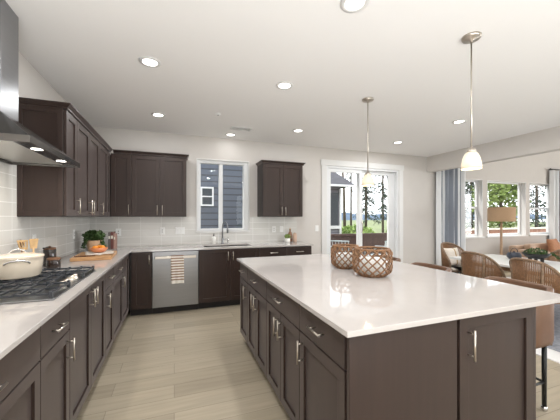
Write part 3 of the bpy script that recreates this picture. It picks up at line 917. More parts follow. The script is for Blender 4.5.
MB().lathe([(0.0402, 0.05), (0.0408, 0.05), (0.0408, 0.11), (0.0402, 0.11), (0.0402, 0.05)]).build('band', M['pinkjar'], t)
loc = (2.075, 4.90, 0.914)
t = thing('stoneware_jar', 'blush stoneware jar right of the small plant', 'jar', loc)
MB().lathe([(0, 0), (0.036, 0), (0.04, 0.005), (0.041, 0.12), (0.034, 0.135), (0.034, 0.148), (0.028, 0.148), (0.028, 0.13), (0, 0.13)]).build('jar_body', M['pinkjar'], t)
MB().lathe([(0, 0.149), (0.033, 0.149), (0.035, 0.156), (0.01, 0.162), (0.01, 0.17), (0, 0.171)]).build('lid', M['pinkjar'], t)

# ------------------------------------------------------------------ range hood
hc = 2.365
loc = (XL, hc, 1.776)
t = thing('range_hood', 'stainless chimney range hood above the gas cooktop', 'range hood', loc)
Th = lambda x, y, z: (x - XL, y - hc, z - 1.776)
HXF = -0.728
MB(Th).cells([XL + 0.009, XL + 0.03, HXF - 0.012, HXF], [hc - 0.443, hc - 0.431, hc + 0.431, hc + 0.443], lambda i, j: not (i == 1 and j == 1), 1.772, 1.810, lambda u, v, w: (u, v, w)).build('rim', M['steel_dark_refl'], t, bevel=0.001)
cyw = 0.112
MB(Th).hexa([(XL + 0.009, hc - 0.441, 1.810), (HXF - 0.002, hc - 0.441, 1.810), (HXF - 0.002, hc + 0.441, 1.810), (XL + 0.009, hc + 0.441, 1.810),
             (XL + 0.001, hc - cyw, 2.02), (-1.0, hc - cyw, 2.02), (-1.0, hc + cyw, 2.02), (XL + 0.001, hc + cyw, 2.02)]).build('canopy', M['steel_dark_refl'], t, bevel=0.001)
MB(Th).box(XL + 0.001, -1.0, hc - cyw, hc + cyw, 2.02, CH - 0.001).build('chimney', M['steel'], t, bevel=0.002)
o = MB(Th).box(XL + 0.03, HXF - 0.012, hc - 0.431, hc + 0.431, 1.793, 1.809).build('underside', M['filter'], t)
MB(Th).box(HXF - 0.10, HXF - 0.0125, hc - 0.43, hc + 0.43, 1.783, 1.793).build('light_bar', M['steel_dark'], t)
for sy in (-0.20, 0.20):
    q = MB(Th).lathe([(0, 1.7825), (0.03, 1.7825), (0.03, 1.781), (0, 1.781)], (HXF - 0.056, hc + sy, 0)).build('light_lens', M['hoodlens'], t)
    l = bpy.data.lights.new('hood_spot', 'AREA'); l.shape = 'DISK'; l.size = 0.05; l.energy = 2.5; l.color = (1, 0.93, 0.83)
    lo = bpy.data.objects.new('hood_spot', l); scn.collection.objects.link(lo); lo.parent = t
    lo.location = (HXF - 0.056 - XL, sy, 1.777 - 1.776)
for k in range(5):
    MB(Th).box(HXF, HXF + 0.003, hc + 0.10 + k * 0.035, hc + 0.12 + k * 0.035, 1.786, 1.797).build('button', M['steel_dark'], t)

# ------------------------------------------------------------------ outlets and switches
def plate(name, label, loc, ax, w=0.072, h=0.115, kind='outlet', gang=1):
    t = thing(name, label, 'outlet' if kind == 'outlet' else 'switch', loc)
    T = (lambda a, c, b: (c, a, b)) if ax == 'L' else (lambda a, c, b: (a, -c, b))
    MB(T).box(-w * gang / 2, w * gang / 2, 0, 0.006, -h / 2, h / 2).build('cover_plate', M['plastic'], t, bevel=0.002)
    for g in range(gang):
        a = (g - (gang - 1) / 2) * w * 0.75
        MB(T).box(a - 0.016, a + 0.016, 0.006, 0.009, -0.033, 0.033).build('receptacle' if kind == 'outlet' else 'rocker', M['plastic'], t, bevel=0.001)
        if kind == 'outlet':
            for zz in (-0.017, 0.017):
                MB(T).box(a - 0.008, a + 0.008, 0.009, 0.0095, zz - 0.006, zz + 0.006).build('socket', M['slot'], t)
plate('wall_outlet', 'white outlet on the tile above the cream pot', (XL + 0.008, 3.225, 1.155), 'L')
plate('wall_outlet', 'white outlet on the left tile near the corner plant', (XL + 0.008, 4.33, 1.15), 'L')
plate('wall_outlet', 'white outlet on the tile right of the corner books', (-0.81, W - 0.008, 1.13), 'B')
plate('wall_outlet', 'single white outlet left of the double plate above the dishwasher', (-0.18, W - 0.008, 1.14), 'B')
plate('wall_switch', 'double white switch plate left of the sink window', (0.09, W - 0.008, 1.14), 'B', kind='switch', gang=2)
plate('wall_outlet', 'white outlet right of the sink, the left one of a pair', (1.73, W - 0.008, 1.14), 'B')
plate('wall_switch', 'white switch right of the sink outlet, above the small plant', (1.88, W - 0.008, 1.14), 'B', kind='switch')
plate('wall_switch', 'white switch on the bare wall beside the patio door', (2.62, W, 1.145), 'B', kind='switch')

# ------------------------------------------------------------------ ceiling fittings
def downlight(label, x, y, z=CH, k=1.0):
    t = thing('recessed_downlight', label, 'ceiling light', (x, y, z), 0, 'recessed kitchen downlights')
    MB().lathe([(0.062, 0.0), (0.092, 0.0), (0.090, -0.006), (0.066, -0.010), (0.060, -0.004), (0.062, 0.0)], n=32).build('trim_ring', M['white'], t)
    MB().lathe([(0, -0.001), (0.061, -0.001), (0.061, -0.004), (0, -0.004)], n=32).build('lens', M['lens'], t)
    l = bpy.data.lights.new('downlight', 'AREA'); l.shape = 'DISK'; l.size = 0.12; l.energy = LAMP_W * k; l.color = (0.98, 0.99, 1.0)
    lo = bpy.data.objects.new('downlight', l); scn.collection.objects.link(lo); lo.parent = t
    lo.location = (0, 0, -0.012)
for lab, x, y in (('recessed downlight nearest the range hood', -0.2, 2.79), ('recessed downlight over the far end of the island, left of the pendants', 1.075, 2.81),
                  ('recessed downlight in front of the corner wall cabinets', -0.2, 4.2), ('recessed downlight in front of the right wall cabinet', 1.84, 4.21),
                  ('recessed downlight cut by the top picture edge', 1.078, 1.57), ('recessed downlight behind the near pendant rod', 3.83, 3.02),
                  ('recessed downlight close to the wall above the sink window', 0.88, 4.80), ('recessed downlight before the dropped header by the patio door', 3.85, 4.25),
                  ('added unseen downlight behind the viewer over the left counter', -0.2, 1.2), ('added unseen downlight behind the viewer over the aisle', -0.2, -0.6),  # from here on, unseen downlights added to brighten the kitchen
                  ('added unseen downlight behind the viewer before the island', 1.1, 0.0), ('added unseen downlight beside the near island corner', 3.83, 0.8), ('added unseen downlight behind the stools', 2.5, -1.0)):
    downlight(lab, x, y, k=0.15 if y > 4.5 else (1.7 if x > 3.5 else 1.0))
for lab, x, y in (('added unseen downlight over the dining table', 7.0, 2.4), ('added unseen downlight over the sofa', 8.6, 3.6), ('added unseen downlight in the middle of the sitting area', 8.6, 0.8)):  # unseen fittings added to brighten the sitting area
    downlight(lab, x, y, HB, 0.1)
t = thing('smoke_detector', 'tiny round white sensor on the ceiling before the vent', 'sensor', (0.545, 3.88, CH))
MB().lathe([(0, 0), (0.035, 0), (0.035, -0.012), (0.02, -0.02), (0, -0.02)]).build('housing', M['plastic'], t)
MB().lathe([(0, -0.0205), (0.01, -0.0205), (0.01, -0.024), (0, -0.024)]).build('sensor_cap', M['slot'], t)
t = thing('ceiling_vent', 'white rectangular register in the ceiling near the sink window', 'vent', (0.97, 4.42, CH))
MB().cells([-0.16, -0.135, 0.135, 0.16], [-0.08, -0.055, 0.055, 0.08], lambda i, j: not (i == 1 and j == 1), -0.008, 0.0, lambda u, v, w: (u, v, w)).build('frame', M['white'], t)
mb = MB()
for k in range(7):
    y = -0.05 + k * 0.0165
    mb.hexa([(-0.135, y, -0.006), (0.135, y, -0.006), (0.135, y + 0.002, -0.006), (-0.135, y + 0.002, -0.006), (-0.135, y + 0.008, 0), (0.135, y + 0.008, 0), (0.135, y + 0.010, 0), (-0.135, y + 0.010, 0)])
mb.build('slats', M['white'], t)

def pendant(label, x, y):
    t = thing('pendant_light', label, 'pendant light', (x, y, CH))
    zs = 1.865 - CH
    MB().lathe([(0, 0), (0.066, 0), (0.066, -0.010), (0.058, -0.022), (0.012, -0.028), (0.012, -0.04), (0, -0.04)], n=32).build('canopy', M['nickel'], t)
    MB().cyl((0, 0, -0.038), (0, 0, zs + 0.02), 0.0058, 10).build('rod', M['nickel'], t)
    MB().lathe([(0, zs + 0.03), (0.012, zs + 0.03), (0.03, zs + 0.012), (0.036, zs - 0.004), (0, zs - 0.004)]).build('shade_cap', M['nickel'], t)
    o = MB().lathe([(0.030, zs - 0.004), (0.044, zs - 0.018), (0.058, zs - 0.05), (0.066, zs - 0.09), (0.070, zs - 0.132), (0.066, zs - 0.132), (0.062, zs - 0.09), (0.054, zs - 0.052), (0.040, zs - 0.022), (0.028, zs - 0.009), (0.030, zs - 0.004)], n=36).build('shade', M['alabaster'], t)
    MB().ball((0, 0, zs - 0.085), 0.024, 16).build('bulb', M['bulb'], t)
    l = bpy.data.lights.new('pendant_glow', 'POINT'); l.energy = 1.2; l.shadow_soft_size = 0.03; l.color = (1, 0.85, 0.62)
    lo = bpy.data.objects.new('pendant_glow', l); scn.collection.objects.link(lo); lo.parent = t
    lo.location = (0, 0, zs - 0.125)
pendant('nickel pendant with frosted bell shade over the near half of the island', 2.113, 1.566)
pendant('nickel pendant with frosted bell shade in front of the patio door', 2.11, 2.81)

# ------------------------------------------------------------------ lattice baskets on the island
def basket(label, x, y, r, h, n, rz):
    t = thing('lattice_basket', label, 'basket', (x, y, 0.914), rz)
    def rad(s):   # s 0..1
        if s < 0.22:
            q = s / 0.22
            return r * (0.66 + 0.31 * math.sin(q * PI / 2))
        if s > 0.8:
            q = (s - 0.8) / 0.2
            return r * (1.0 - 0.14 * q * q)
        return r * (0.97 + 0.03 * math.sin((s - 0.22) / 0.58 * PI))
    mb = MB()
    K = 22
    tw = math.radians(80)
    for sgn in (1, -1):
        for i in range(n):
            a0 = 2 * PI * i / n
            mb.tube([(rad(k / K) * math.cos(a0 + sgn * tw * k / K), rad(k / K) * math.sin(a0 + sgn * tw * k / K), 0.008 + (h - 0.016) * k / K) for k in range(K + 1)], 0.0056, 6)
    mb.build('lattice', M['rattan'], t)
    ring = lambda s, q: MB().tube([(rad(s) * math.cos(2 * PI * k / 40), rad(s) * math.sin(2 * PI * k / 40), 0.008 + (h - 0.016) * s) for k in range(40)], q, 8, True)
    ring(1.0, 0.0085).build('top_ring', M['rattan'], t)
    ring(0.0, 0.008).build('bottom_ring', M['rattan'], t)
    gr = r * 0.66
    MB().lathe([(0, 0.006), (gr, 0.006), (gr, h * 0.62), (gr - 0.003, h * 0.62), (gr - 0.003, 0.010), (0, 0.010)], n=32).build('glass_insert', M['frosted'], t)
    MB().lathe([(0, 0.0105), (gr - 0.03, 0.0105), (gr - 0.03, 0.075), (gr - 0.04, 0.08), (0, 0.08)], n=28).build('candle', M['whitepot'], t)
    return t
basket('larger brown rattan lattice lantern nearest the viewer on the island', 1.455, 1.885, 0.148, 0.215, 15, 0.1)
basket('smaller brown rattan lattice lantern behind the larger one on the island', 1.448, 2.25, 0.126, 0.205, 15, 0.35)

# ------------------------------------------------------------------ counter stools
def stool_proto(label):
    """faces -X; origin on the floor under the seat"""
    t = thing('counter_stool', label, 'stool', (0, 0, 0), 0, 'tan leather stools along the island')
    # wrap-around back shell: U in plan, open towards -X
    mb = MB()
    pts = []
    N = 28
    def plan(u, off):   # u -1..1
        a = u * PI * 0.5
        e = 0.55
        cx_ = math.copysign(abs(math.cos(a)) ** e, math.cos(a))
        sy_ = math.copysign(abs(math.sin(a)) ** e, math.sin(a))
        return ((0.23 - off) * cx_ - 0.02 if abs(u) < 0.9999 else -0.02, (0.245 - off) * sy_)
    outer = [plan(-1 + 2 * k / N, 0) for k in range(N + 1)]
    inner = [plan(-1 + 2 * k / N, 0.035) for k in range(N + 1)]
    outer = [(-0.20, outer[0][1])] + outer + [(-0.20, outer[-1][1])]
    inner = [(-0.20, inner[0][1])] + inner + [(-0.20, inner[-1][1])]
    K = len(outer)
    def ztop(i):
        x = outer[i][0]
        return 0.868 - 0.17 * max(0, min(1, (0.14 - x) / 0.34)) ** 1.3
    zb = 0.475
    ring = []
    for i in range(K):
        ox, oy = outer[i]; ix, iy = inner[i]
        zt = ztop(i)
        mxp = ((ox + ix) / 2, (oy + iy) / 2)
        ring.append([mb._v((ox * 0.96 + mxp[0] * 0.04, oy * 0.97, zb)), mb._v((ox, oy, zb + 0.03)), mb._v((ox, oy, zt - 0.015)), mb._v((ox * .7 + mxp[0] * .3, oy * .7 + mxp[1] * .3, zt - 0.003)), mb._v((ix * .7 + mxp[0] * .3, iy * .7 + mxp[1] * .3, zt - 0.003)), mb._v((ix, iy, zt - 0.015)), mb._v((ix, iy, zb))])
    for A, B in zip(ring, ring[1:]):
        for j in range(7):
            mb._f([A[j], A[(j + 1) % 7], B[(j + 1) % 7], B[j]], True)
    mb._f(ring[0]); mb._f(list(reversed(ring[-1])))
    mb.build('backrest', M['leather'], t)
    poly = [(x, y) for x, y in inner]
    poly = [(x * 0.985, y * 0.985) for x, y in poly]
    MB().prism(poly, 0.50, 0.60).build('seat', M['leather'], t, bevel=0.015)
    MB().prism(poly, 0.478, 0.4995).build('seat_base', M['black'], t)
    for sx in (-1, 1):
        for sy in (-1, 1):
            x, y = (0.075 if sx > 0 else -0.17), 0.20 * sy
            lg = MB().tube([(x, y, 0.4775), (x, y, 0.03)], [0.016, 0.014], 12).build('leg', M['black'], t)
            MB().lathe([(0, 0), (0.017, 0.0), (0.02, 0.006), (0.02, 0.024), (0.012, 0.032), (0, 0.032)], (x, y, 0)).build('foot_cap', M['steel_bright'], lg)
    r = MB()
    zf = 0.2
    q = [(-0.17, -0.20, zf), (0.075, -0.20, zf), (0.075, 0.20, zf), (-0.17, 0.20, zf)]
    for i in range(4):
        r.tube([q[i], q[(i + 1) % 4]], 0.009, 8)
    r.build('footrest', M['black'], t)
    return t
st = stool_proto('tan leather counter stool at the near corner of the island')
st.location = (2.39, 1.49, 0)
s2 = copy_tree(st); s2.location = (2.39, 2.30, 0); s2['label'] = 'tan leather counter stool in the middle of the island side'
s3 = copy_tree(st); s3.location = (2.39, 2.98, 0); s3['label'] = 'tan leather counter stool farthest along, partly behind the lattice lanterns'

# ------------------------------------------------------------------ dining set
o = thing('area_rug', 'grey woven rug with wide pale border under the dining table', 'rug', (5.2, 2.2, 0))
MB().box(-1.82, 1.9, -2.4, 2.2, 0.0, 0.010).build('border', M['rug_b'], o)
MB().box(-1.56, 1.64, -2.14, 1.94, 0.0101, 0.014).build('field', M['rug'], o)
RZ = 0.0145
t = thing('dining_table', 'long pale-topped dining table with oak legs', 'table', (4.5, 2.25, RZ))
MB().box(-0.48, 0.50, -1.1, 1.08, 0.705, 0.735).build('tabletop', M['tabletop'], t, bevel=0.004)
MB().cells([-0.33, -0.305, 0.325, 0.35], [-1.0, -0.975, 0.90, 0.925], lambda i, j: not (i == 1 and j == 1), 0.635, 0.7045, lambda u, v, w: (u, v, w)).build('apron', M['oak'], t)
for x in (-0.285, 0.305):
    for y in (-0.955, 0.88):
        MB().box(x - 0.035, x + 0.035, y - 0.035, y + 0.035, 0, 0.705).build('leg', M['oak'], t, bevel=0.003)
TZ = RZ + 0.7355

def chair_proto(label):
    """woven barrel-back chair, faces +X"""
    t = thing('dining_chair', label, 'chair', (0, 0, 0), 0, 'woven dining chairs')
    def plan(u):      # u -1..1 round the back
        a = PI + u * PI * 0.50
        return (0.27 * math.cos(a) + 0.0, 0.235 * math.sin(a))
    def zt(u):
        return 0.875 - 0.26 * abs(u) ** 2.6
    N = 40
    top = [(plan(-1 + 2 * k / N)[0] * 1.06, plan(-1 + 2 * k / N)[1] * 1.04, zt(-1 + 2 * k / N)) for k in range(N + 1)]
    front = [(top[0][0] + 0.03, top[0][1], 0.56), (top[0][0] + 0.02, top[0][1], 0.47)]
    endp = [(top[-1][0] + 0.03, top[-1][1], 0.56), (top[-1][0] + 0.02, top[-1][1], 0.47)]
    MB().tube(list(reversed(front)) + top + endp, 0.016, 10).build('back_frame', M['rattan_d'], t)
    mb = MB()
    n = 50
    for k in range(n + 1):
        u = -0.98 + 1.96 * k / n
        x, y = plan(u)
        r = 0.0068
        mb.tube([(x * 0.92, y * 0.95, 0.43), (x * 1.0, y * 1.0, 0.62), (x * 1.06, y * 1.04, zt(u))], r, 5)
    mb.build('woven_back', M['rattan'], t)
    MB().tube([(plan(-1 + 2 * k / N)[0] * 0.92, plan(-1 + 2 * k / N)[1] * 0.95, 0.43) for k in range(N + 1)] + [(0.24, 0.20, 0.43), (0.24, -0.20, 0.43)], 0.015, 8, True).build('seat_frame', M['rattan_d'], t)
    pl = [(plan(-1 + 2 * k / N)[0] * 0.88, plan(-1 + 2 * k / N)[1] * 0.9) for k in range(N + 1)] + [(0.23, 0.20), (0.23, -0.20)]
    MB().prism(pl, 0.425, 0.475).build('seat', M['cream_cloth'], t, bevel=0.012)
    for u in (-0.42, 0.42):
        x, y = plan(u)
        MB().tube([(x * 1.07, y * 1.05, zt(u)), (x * 0.98, y * 0.98, 0.43)], 0.014, 8).build('back_post', M['rattan_d'], t)
    for x, y in ((-0.18, -0.19), (-0.18, 0.19), (0.19, -0.18), (0.19, 0.18)):
        MB().tube([(x, y, 0.43), (x * 1.2, y * 1.15, 0.0)], [0.018, 0.013], 10).build('leg', M['rattan_d'], t)
    return t
ch = chair_proto('brown woven chair with its back to the middle stool')
RC = RZ + 0.006
ch.location = (3.985, 2.77, RC)
c = copy_tree(ch); c.location = (3.94, 2.11, RC); c['label'] = 'brown woven chair behind the near stool, right of its twin'
c = copy_tree(ch); c.location = (4.60, 3.62, RC); c.rotation_euler = (0, 0, -PI / 2); c['label'] = 'brown woven chair with a cream pillow at the curtain end of the table'
c = copy_tree(ch); c.location = (5.20, 2.50, RC); c.rotation_euler = (0, 0, PI); c['label'] = 'brown woven chair across the table behind the footed bowl'
# pillow on head chair
def pillow(name, label, cat, loc, rot, w, h, d, m, stripe=None):
    t = thing(name, label, cat, loc)
    t.rotation_euler = rot
    mb = MB()
    N = 12
    def z(u, v):
        return d / 2 * (max(0.0, (1 - u ** 4)) * max(0.0, (1 - v ** 4))) ** 0.5 + 0.004
    def sq(u, v):
        return (u * w / 2 * (1 - 0.06 * (1 - v * v) * abs(u)), v * h / 2 * (1 - 0.06 * (1 - u * u) * abs(v)))
    G = {}
    for s in (1, -1):
        for i in range(N + 1):
            for j in range(N + 1):
                u, v = -1 + 2 * i / N, -1 + 2 * j / N
                a, b = sq(u, v)
                G[s, i, j] = mb._v((a, s * z(u, v), b))
        for i in range(N):
            mb.mi = 1 if (stripe and i in stripe) else 0
            for j in range(N):
                q = [G[s, i, j], G[s, i + 1, j], G[s, i + 1, j + 1], G[s, i, j + 1]]
                mb._f(q if s < 0 else list(reversed(q)), True)
    mb.mi = 0
    for i in range(N):
        for (a, b) in (((i, 0), (i + 1, 0)), ((i, N), (i + 1, N)), ((0, i), (0, i + 1)), ((N, i), (N, i + 1))):
            mb._f([G[1, a[0], a[1]], G[1, b[0], b[1]], G[-1, b[0], b[1]], G[-1, a[0], a[1]]], True)
    mb.build('cover', [m, M['gold_cloth']], t)
    return t
pillow('throw_pillow', 'cream lumbar pillow with gold stripe on the head chair', 'pillow', (4.60, 3.765, 0.475 + RC + 0.170), (math.radians(-14), 0, 0), 0.34, 0.32, 0.10, M['cream_cloth'], (7,))

# footed bowl with greenery and the dark pot
loc = (4.60, 2.50, TZ)
t = thing('footed_bowl', 'black footed bowl of greenery on the dining table', 'bowl', loc)
MB().lathe([(0, 0.055), (0.05, 0.055), (0.11, 0.075), (0.155, 0.125), (0.150, 0.128), (0.105, 0.085), (0.05, 0.068), (0, 0.066)], n=36).build('bowl', M['black'], t)
for k in range(3):
    a = 0.5 + k * 2 * PI / 3
    MB().lathe([(0, 0), (0.018, 0), (0.022, 0.06), (0.02, 0.078), (0, 0.078)], (0.072 * math.cos(a), 0.072 * math.sin(a), 0)).build('foot', M['black'], t)
mb = MB()
foliage(mb, (0, 0, 0.14), 0.13, 0.13, 0.055, 420, 0.03, 0.5)
for k in range(60):
    s = k / 60
    foliage(mb, (0.115 + 0.07 * s, -0.115 - 0.06 * s, 0.14 - 0.085 * s), 0.02, 0.02, 0.012, 2, 0.026, 0.5)
mb.build('greenery', M['leaf'], t, recalc=False)
loc = (4.70, 2.83, TZ)
t = thing('lidded_pot', 'dark navy round pot with wire handle left of the footed bowl', 'pot', loc)
MB().lathe([(0, 0), (0.06, 0), (0.088, 0.03), (0.09, 0.065), (0.072, 0.095), (0, 0.10)], n=32).build('pot_body', M['navy'], t)
MB().lathe([(0, 0.1005), (0.012, 0.1005), (0.014, 0.112), (0, 0.116)]).build('knob', M['navy'], t)
MB().tube([(0.088 * math.cos(a), 0, 0.075 + 0.085 * math.sin(a)) for a in [PI * k / 14 for k in range(15)]], 0.0045, 8).build('handle', M['black'], t)

# floor lamp
loc = (6.72, 4.30, 0)
t = thing('floor_lamp', 'floor lamp with tan drum shade standing before the middle window', 'lamp', loc)
MB().lathe([(0, 0), (0.15, 0), (0.15, 0.02), (0.14, 0.026), (0, 0.028)], n=36).build('base', M['oak'], t)
MB().tube([(0, 0, 0.026), (0, 0, 0.7), (0, 0, 1.32)], [0.028, 0.026, 0.018], 14).build('pole', M['oak'], t)
MB().lathe([(0.25, 1.27), (0.25, 1.575), (0.245, 1.575), (0.245, 1.27), (0.25, 1.27)], n=48).build('shade', M['shade_linen'], t)
MB().tube([(-0.246, 0, 1.42), (0.246, 0, 1.42)], 0.004).tube([(0, -0.246, 1.42), (0, 0.246, 1.42)], 0.004).cyl((0, 0, 1.31), (0, 0, 1.43), 0.012).build('shade_spider', M['nickel'], t)

# sofa
loc = (9.05, 4.45, 0)
t = thing('sofa', 'camel leather sofa under the dining-area windows', 'sofa', loc)
MB().box(-1.2, 1.2, -0.42, 0.42, 0.12, 0.30).build('base', M['sofa'], t, bevel=0.02)
MB().box(-1.2, 1.2, 0.22, 0.42, 0.302, 0.66).build('backrest', M['sofa'], t, bevel=0.05)
for s in (-1, 1):
    MB().box(min(s * 1.2, s * 1.02), max(s * 1.2, s * 1.02), -0.42, 0.215, 0.302, 0.58).build('arm', M['sofa'], t, bevel=0.04)
    MB().box(min(s * 0.01, s * 1.0), max(s * 0.01, s * 1.0), -0.40, 0.215, 0.302, 0.45).build('seat_cushion', M['sofa'], t, bevel=0.04)
    MB().box(min(s * 0.01, s * 1.0), max(s * 0.01, s * 1.0), 0.04, 0.212, 0.452, 0.71).build('back_cushion', M['sofa'], t, bevel=0.05)
    for y in (-0.36, 0.36):
        MB().cyl((s * 1.1, y, 0), (s * 1.1, y, 0.12), 0.025, 12).build('leg', M['oak'], t)
pillow('sofa_pillow', 'rust pillow on the left half of the camel sofa', 'pillow', (8.7, 4.36, 0.655), (math.radians(-14), 0, 0.1), 0.44, 0.36, 0.12, M['orange_cloth'])
pillow('sofa_pillow', 'rust pillow on the right half of the camel sofa', 'pillow', (9.5, 4.36, 0.655), (math.radians(-14), 0, -0.1), 0.44, 0.36, 0.12, M['orange_cloth'])

# curtains
def curtain(name, label, x0, x1, z1, folds, stripes):
    mb = MB()
    n = folds * 12
    rows = [0.015, 0.5, 1.2, 1.9, z1]
    y = W - 0.10
    V = []
    for z in rows:
        q = 1.0 if z > 1.0 else 1.1
        V.append([mb._v((x0 + (x1 - x0) * i / n + 0.008 * math.sin(3 * z + i), y + 0.042 * q * math.cos(2 * PI * i / 12), z)) for i in range(n + 1)])
    for k in range(len(rows) - 1):
        for i in range(n):
            mb.mi = 1 if ((i // stripes) % 2) else 0
            mb._f([V[k][i], V[k][i + 1], V[k + 1][i + 1], V[k + 1][i]], True)
    o = mb.build(name, [M['curt_w'], M['curt_g']], None, solid=0.003)
    return tag(o, label, 'curtain')
curtain('curtain', 'grey and white striped curtain beside the patio door wall', 5.64, 6.55, 2.66, 5, 5)
curtain('curtain', 'grey and white striped curtain right of the dining windows', 9.82, 10.7, 2.66, 5, 7)
def rod(label, x0, x1):
    t = thing('curtain_rod', label, 'curtain rod', ((x0 + x1) / 2, W - 0.10, 2.69))
    h = (x1 - x0) / 2
    MB().cyl((-h, 0, 0), (h, 0, 0), 0.012, 12).build('rod', M['black'], t)
    for s in (-1, 1):
        MB().ball((s * (h + 0.012), 0, 0), 0.024, 12).build('finial', M['black'], t)
        MB().box(s * h * 0.8 - 0.01, s * h * 0.8 + 0.01, 0.0, 0.10, -0.01, 0.01).build('bracket', M['black'], t)
rod('short black rod over the left striped curtain', 5.62, 6.56)
rod('short black rod with ball finial over the right striped curtain', 9.80, 10.9)

# ------------------------------------------------------------------ outdoors
struct('ground_meadow', MB().box(-60, 120, W + 0.19, 260, -0.45, -0.40).box(-60, 120, -60, -2.65, -0.45, -0.40), M['grass'], label='grassy ground beyond the deck', cat='ground')
struct('floor_deck', MB().box(1.8, 13.2, W + 0.185, 7.6, -0.12, -0.04), M['deck'], label='grey board deck outside the patio door', cat='deck')

# siding wall of the neighbouring house opposite the sink window
loc = (-0.8, 8.4, -0.4)
t = thing('neighbor_house', 'blue-grey sided house wall filling the sink window', 'house', loc)
Tn = S(loc)
MB(Tn).box(-5, 2.9, 8.0, 12.0, -0.4, 5.4).build('siding_wall', M['siding'], t)
f = MB(Tn).cells([0.66, 0.70, 0.96, 1.0], [1.66, 1.70, 1.90, 1.93, 2.13, 2.17], lambda i, j: not (i == 1 and j in (1, 3)), 7.955, 7.999, lambda u, v, w: (u, w, v)).build('window_frame', M['vinyl'], t)
MB(Tn).box(0.70, 0.96, 7.985, 7.995, 1.70, 2.13).build('pane', M['darkpane'], f)
MB(Tn).hexa([(-5.4, 7.5, 5.4), (3.05, 7.5, 5.4), (3.05, 12.5, 5.4), (-5.4, 12.5, 5.4), (-5.4, 9.9, 7.2), (3.05, 9.9, 7.2), (3.05, 10.1, 7.2), (-5.4, 10.1, 7.2)]).build('roof', M['roof'], t)

loc = (5.2, 14.0, -0.4)
t = thing('gabled_house', 'grey sided house with shingled hip roof seen through the patio door', 'house', loc)
Tn = S(loc)
MB(Tn).box(3.6, 7.45, 12.0, 18.0, -0.4, 2.85).build('siding_wall', M['siding2'], t)
MB(Tn).hexa([(3.2, 11.4, 2.80), (7.95, 11.4, 2.80), (7.95, 18.6, 2.80), (3.2, 18.6, 2.80), (3.2, 14.5, 5.0), (6.55, 14.5, 5.0), (6.55, 15.5, 5.0), (3.2, 15.5, 5.0)]).build('roof', M['roof'], t)
MB(Tn).box(3.2, 7.97, 11.36, 11.42, 2.74, 2.83).build('gutter', M['vinyl'], t)
f = MB(Tn).box(6.72, 7.3, 11.96, 11.999, 0.95, 2.5).build('window', M['darkpane'], t)
MB(Tn).box(6.66, 7.36, 11.92, 11.999, 0.80, 0.95).build('window_sill', M['vinyl'], t)
MB(Tn).box(7.36, 7.46, 11.93, 11.995, -0.4, 2.68).build('downspout', M['vinyl'], t)

# deck railing
loc = (6.0, 7.5, -0.04)
t = thing('deck_railing', 'dark brown solid board railing along the deck', 'railing', loc)
Tn = S(loc)
MB(Tn).box(1.9, 6.9, 7.48, 7.51, -0.02, 0.80).build('boards', M['railing'], t)
MB(Tn).box(1.85, 6.95, 7.43, 7.56, 0.80, 0.86).build('top_rail', M['railing'], t)
for x in (1.95, 3.55, 5.2, 6.85):
    MB(Tn).box(x - 0.05, x + 0.05, 7.511, 7.60, -0.04, 0.80).build('post', M['railing'], t)
loc = (11.0, 8.2, -0.4)
t = thing('cedar_fence', 'reddish wooden fence with pale cap outside the dining windows', 'fence', loc)
Tn = S(loc)
MB(Tn).box(8.2, 22, 9.0, 9.03, -0.4, 0.78).build('boards', M['cedar'], t)
MB(Tn).box(8.15, 22.05, 8.95, 9.08, 0.78, 0.85).build('cap_rail', M['cream_cloth'], t)

def patio_chair(label, x, y, rz):
    t = thing('patio_chair', label, 'chair', (x, y, -0.04), rz)
    MB().box(-0.25, 0.25, -0.24, 0.24, 0.38, 0.42).build('seat', M['patio'], t, bevel=0.008)
    b = MB()
    for k in range(7):
        a = -0.24 + 0.48 * k / 6
        b.tube([(a, 0.24, 0.42), (a, 0.31, 0.80)], 0.011, 6)
    b.tube([(-0.26, 0.31, 0.80), (0.26, 0.31, 0.80)], 0.018, 8)
    b.build('backrest', M['patio'], t)
    for s in (-1, 1):
        MB().tube([(s * 0.27, 0.28, 0.62), (s * 0.27, -0.22, 0.62), (s * 0.27, -0.24, 0.42)], 0.016, 8).build('arm', M['patio'], t)
        for yy in (-0.22, 0.22):
            MB().tube([(s * 0.23, yy, 0.38), (s * 0.26, yy * 1.15, 0)], 0.015, 8).build('leg', M['patio'], t)
patio_chair('pale grey patio chair left of the sliding door stile', 4.08, 6.55, 2.4)
patio_chair('pale grey patio chair right of the sliding door stile', 4.98, 6.20, -2.7)

def tree(name, label, x, y, h, crown, n, size, m, trunk_r=0.12, z0=-0.4):
    t = thing(name, label, 'tree', (x, y, z0))
    MB().tube([(0, 0, 0), (0.05, 0, h * 0.5), (0, 0.03, h * 0.92)], [trunk_r, trunk_r * 0.75, trunk_r * 0.25], 10).build('trunk', M['bark'], t)
    mb = MB()
    for (c, r, k) in crown:
        foliage(mb, (c[0], c[1], c[2]), r[0], r[1], r[2], int(n * k), size, 0.6)
    mb.build('crown', m, t, recalc=False)
    return t
def conifer(label, x, y, h, base, rad, n):
    t = thing('conifer_tree', label, 'tree', (x, y, -0.4))
    MB().tube([(0, 0, 0), (0, 0, h)], [0.10, 0.02], 10).build('trunk', M['bark'], t)
    mb = MB()
    for _ in range(n):
        s = random.random()
        z = base + (h - base) * s
        L = rad * (1 - s) ** 0.7 * random.uniform(0.5, 1.0) + 0.1
        a = random.uniform(0, 2 * PI)
        for k in range(9):
            q = (k + 1) / 9
            foliage(mb, (math.cos(a) * L * q, math.sin(a) * L * q, z - 0.35 * L * q * q), 0.06, 0.06, 0.09, 2, 0.20, 0.3)
    mb.build('crown', M['leaf_con'], t, recalc=False)
    return t
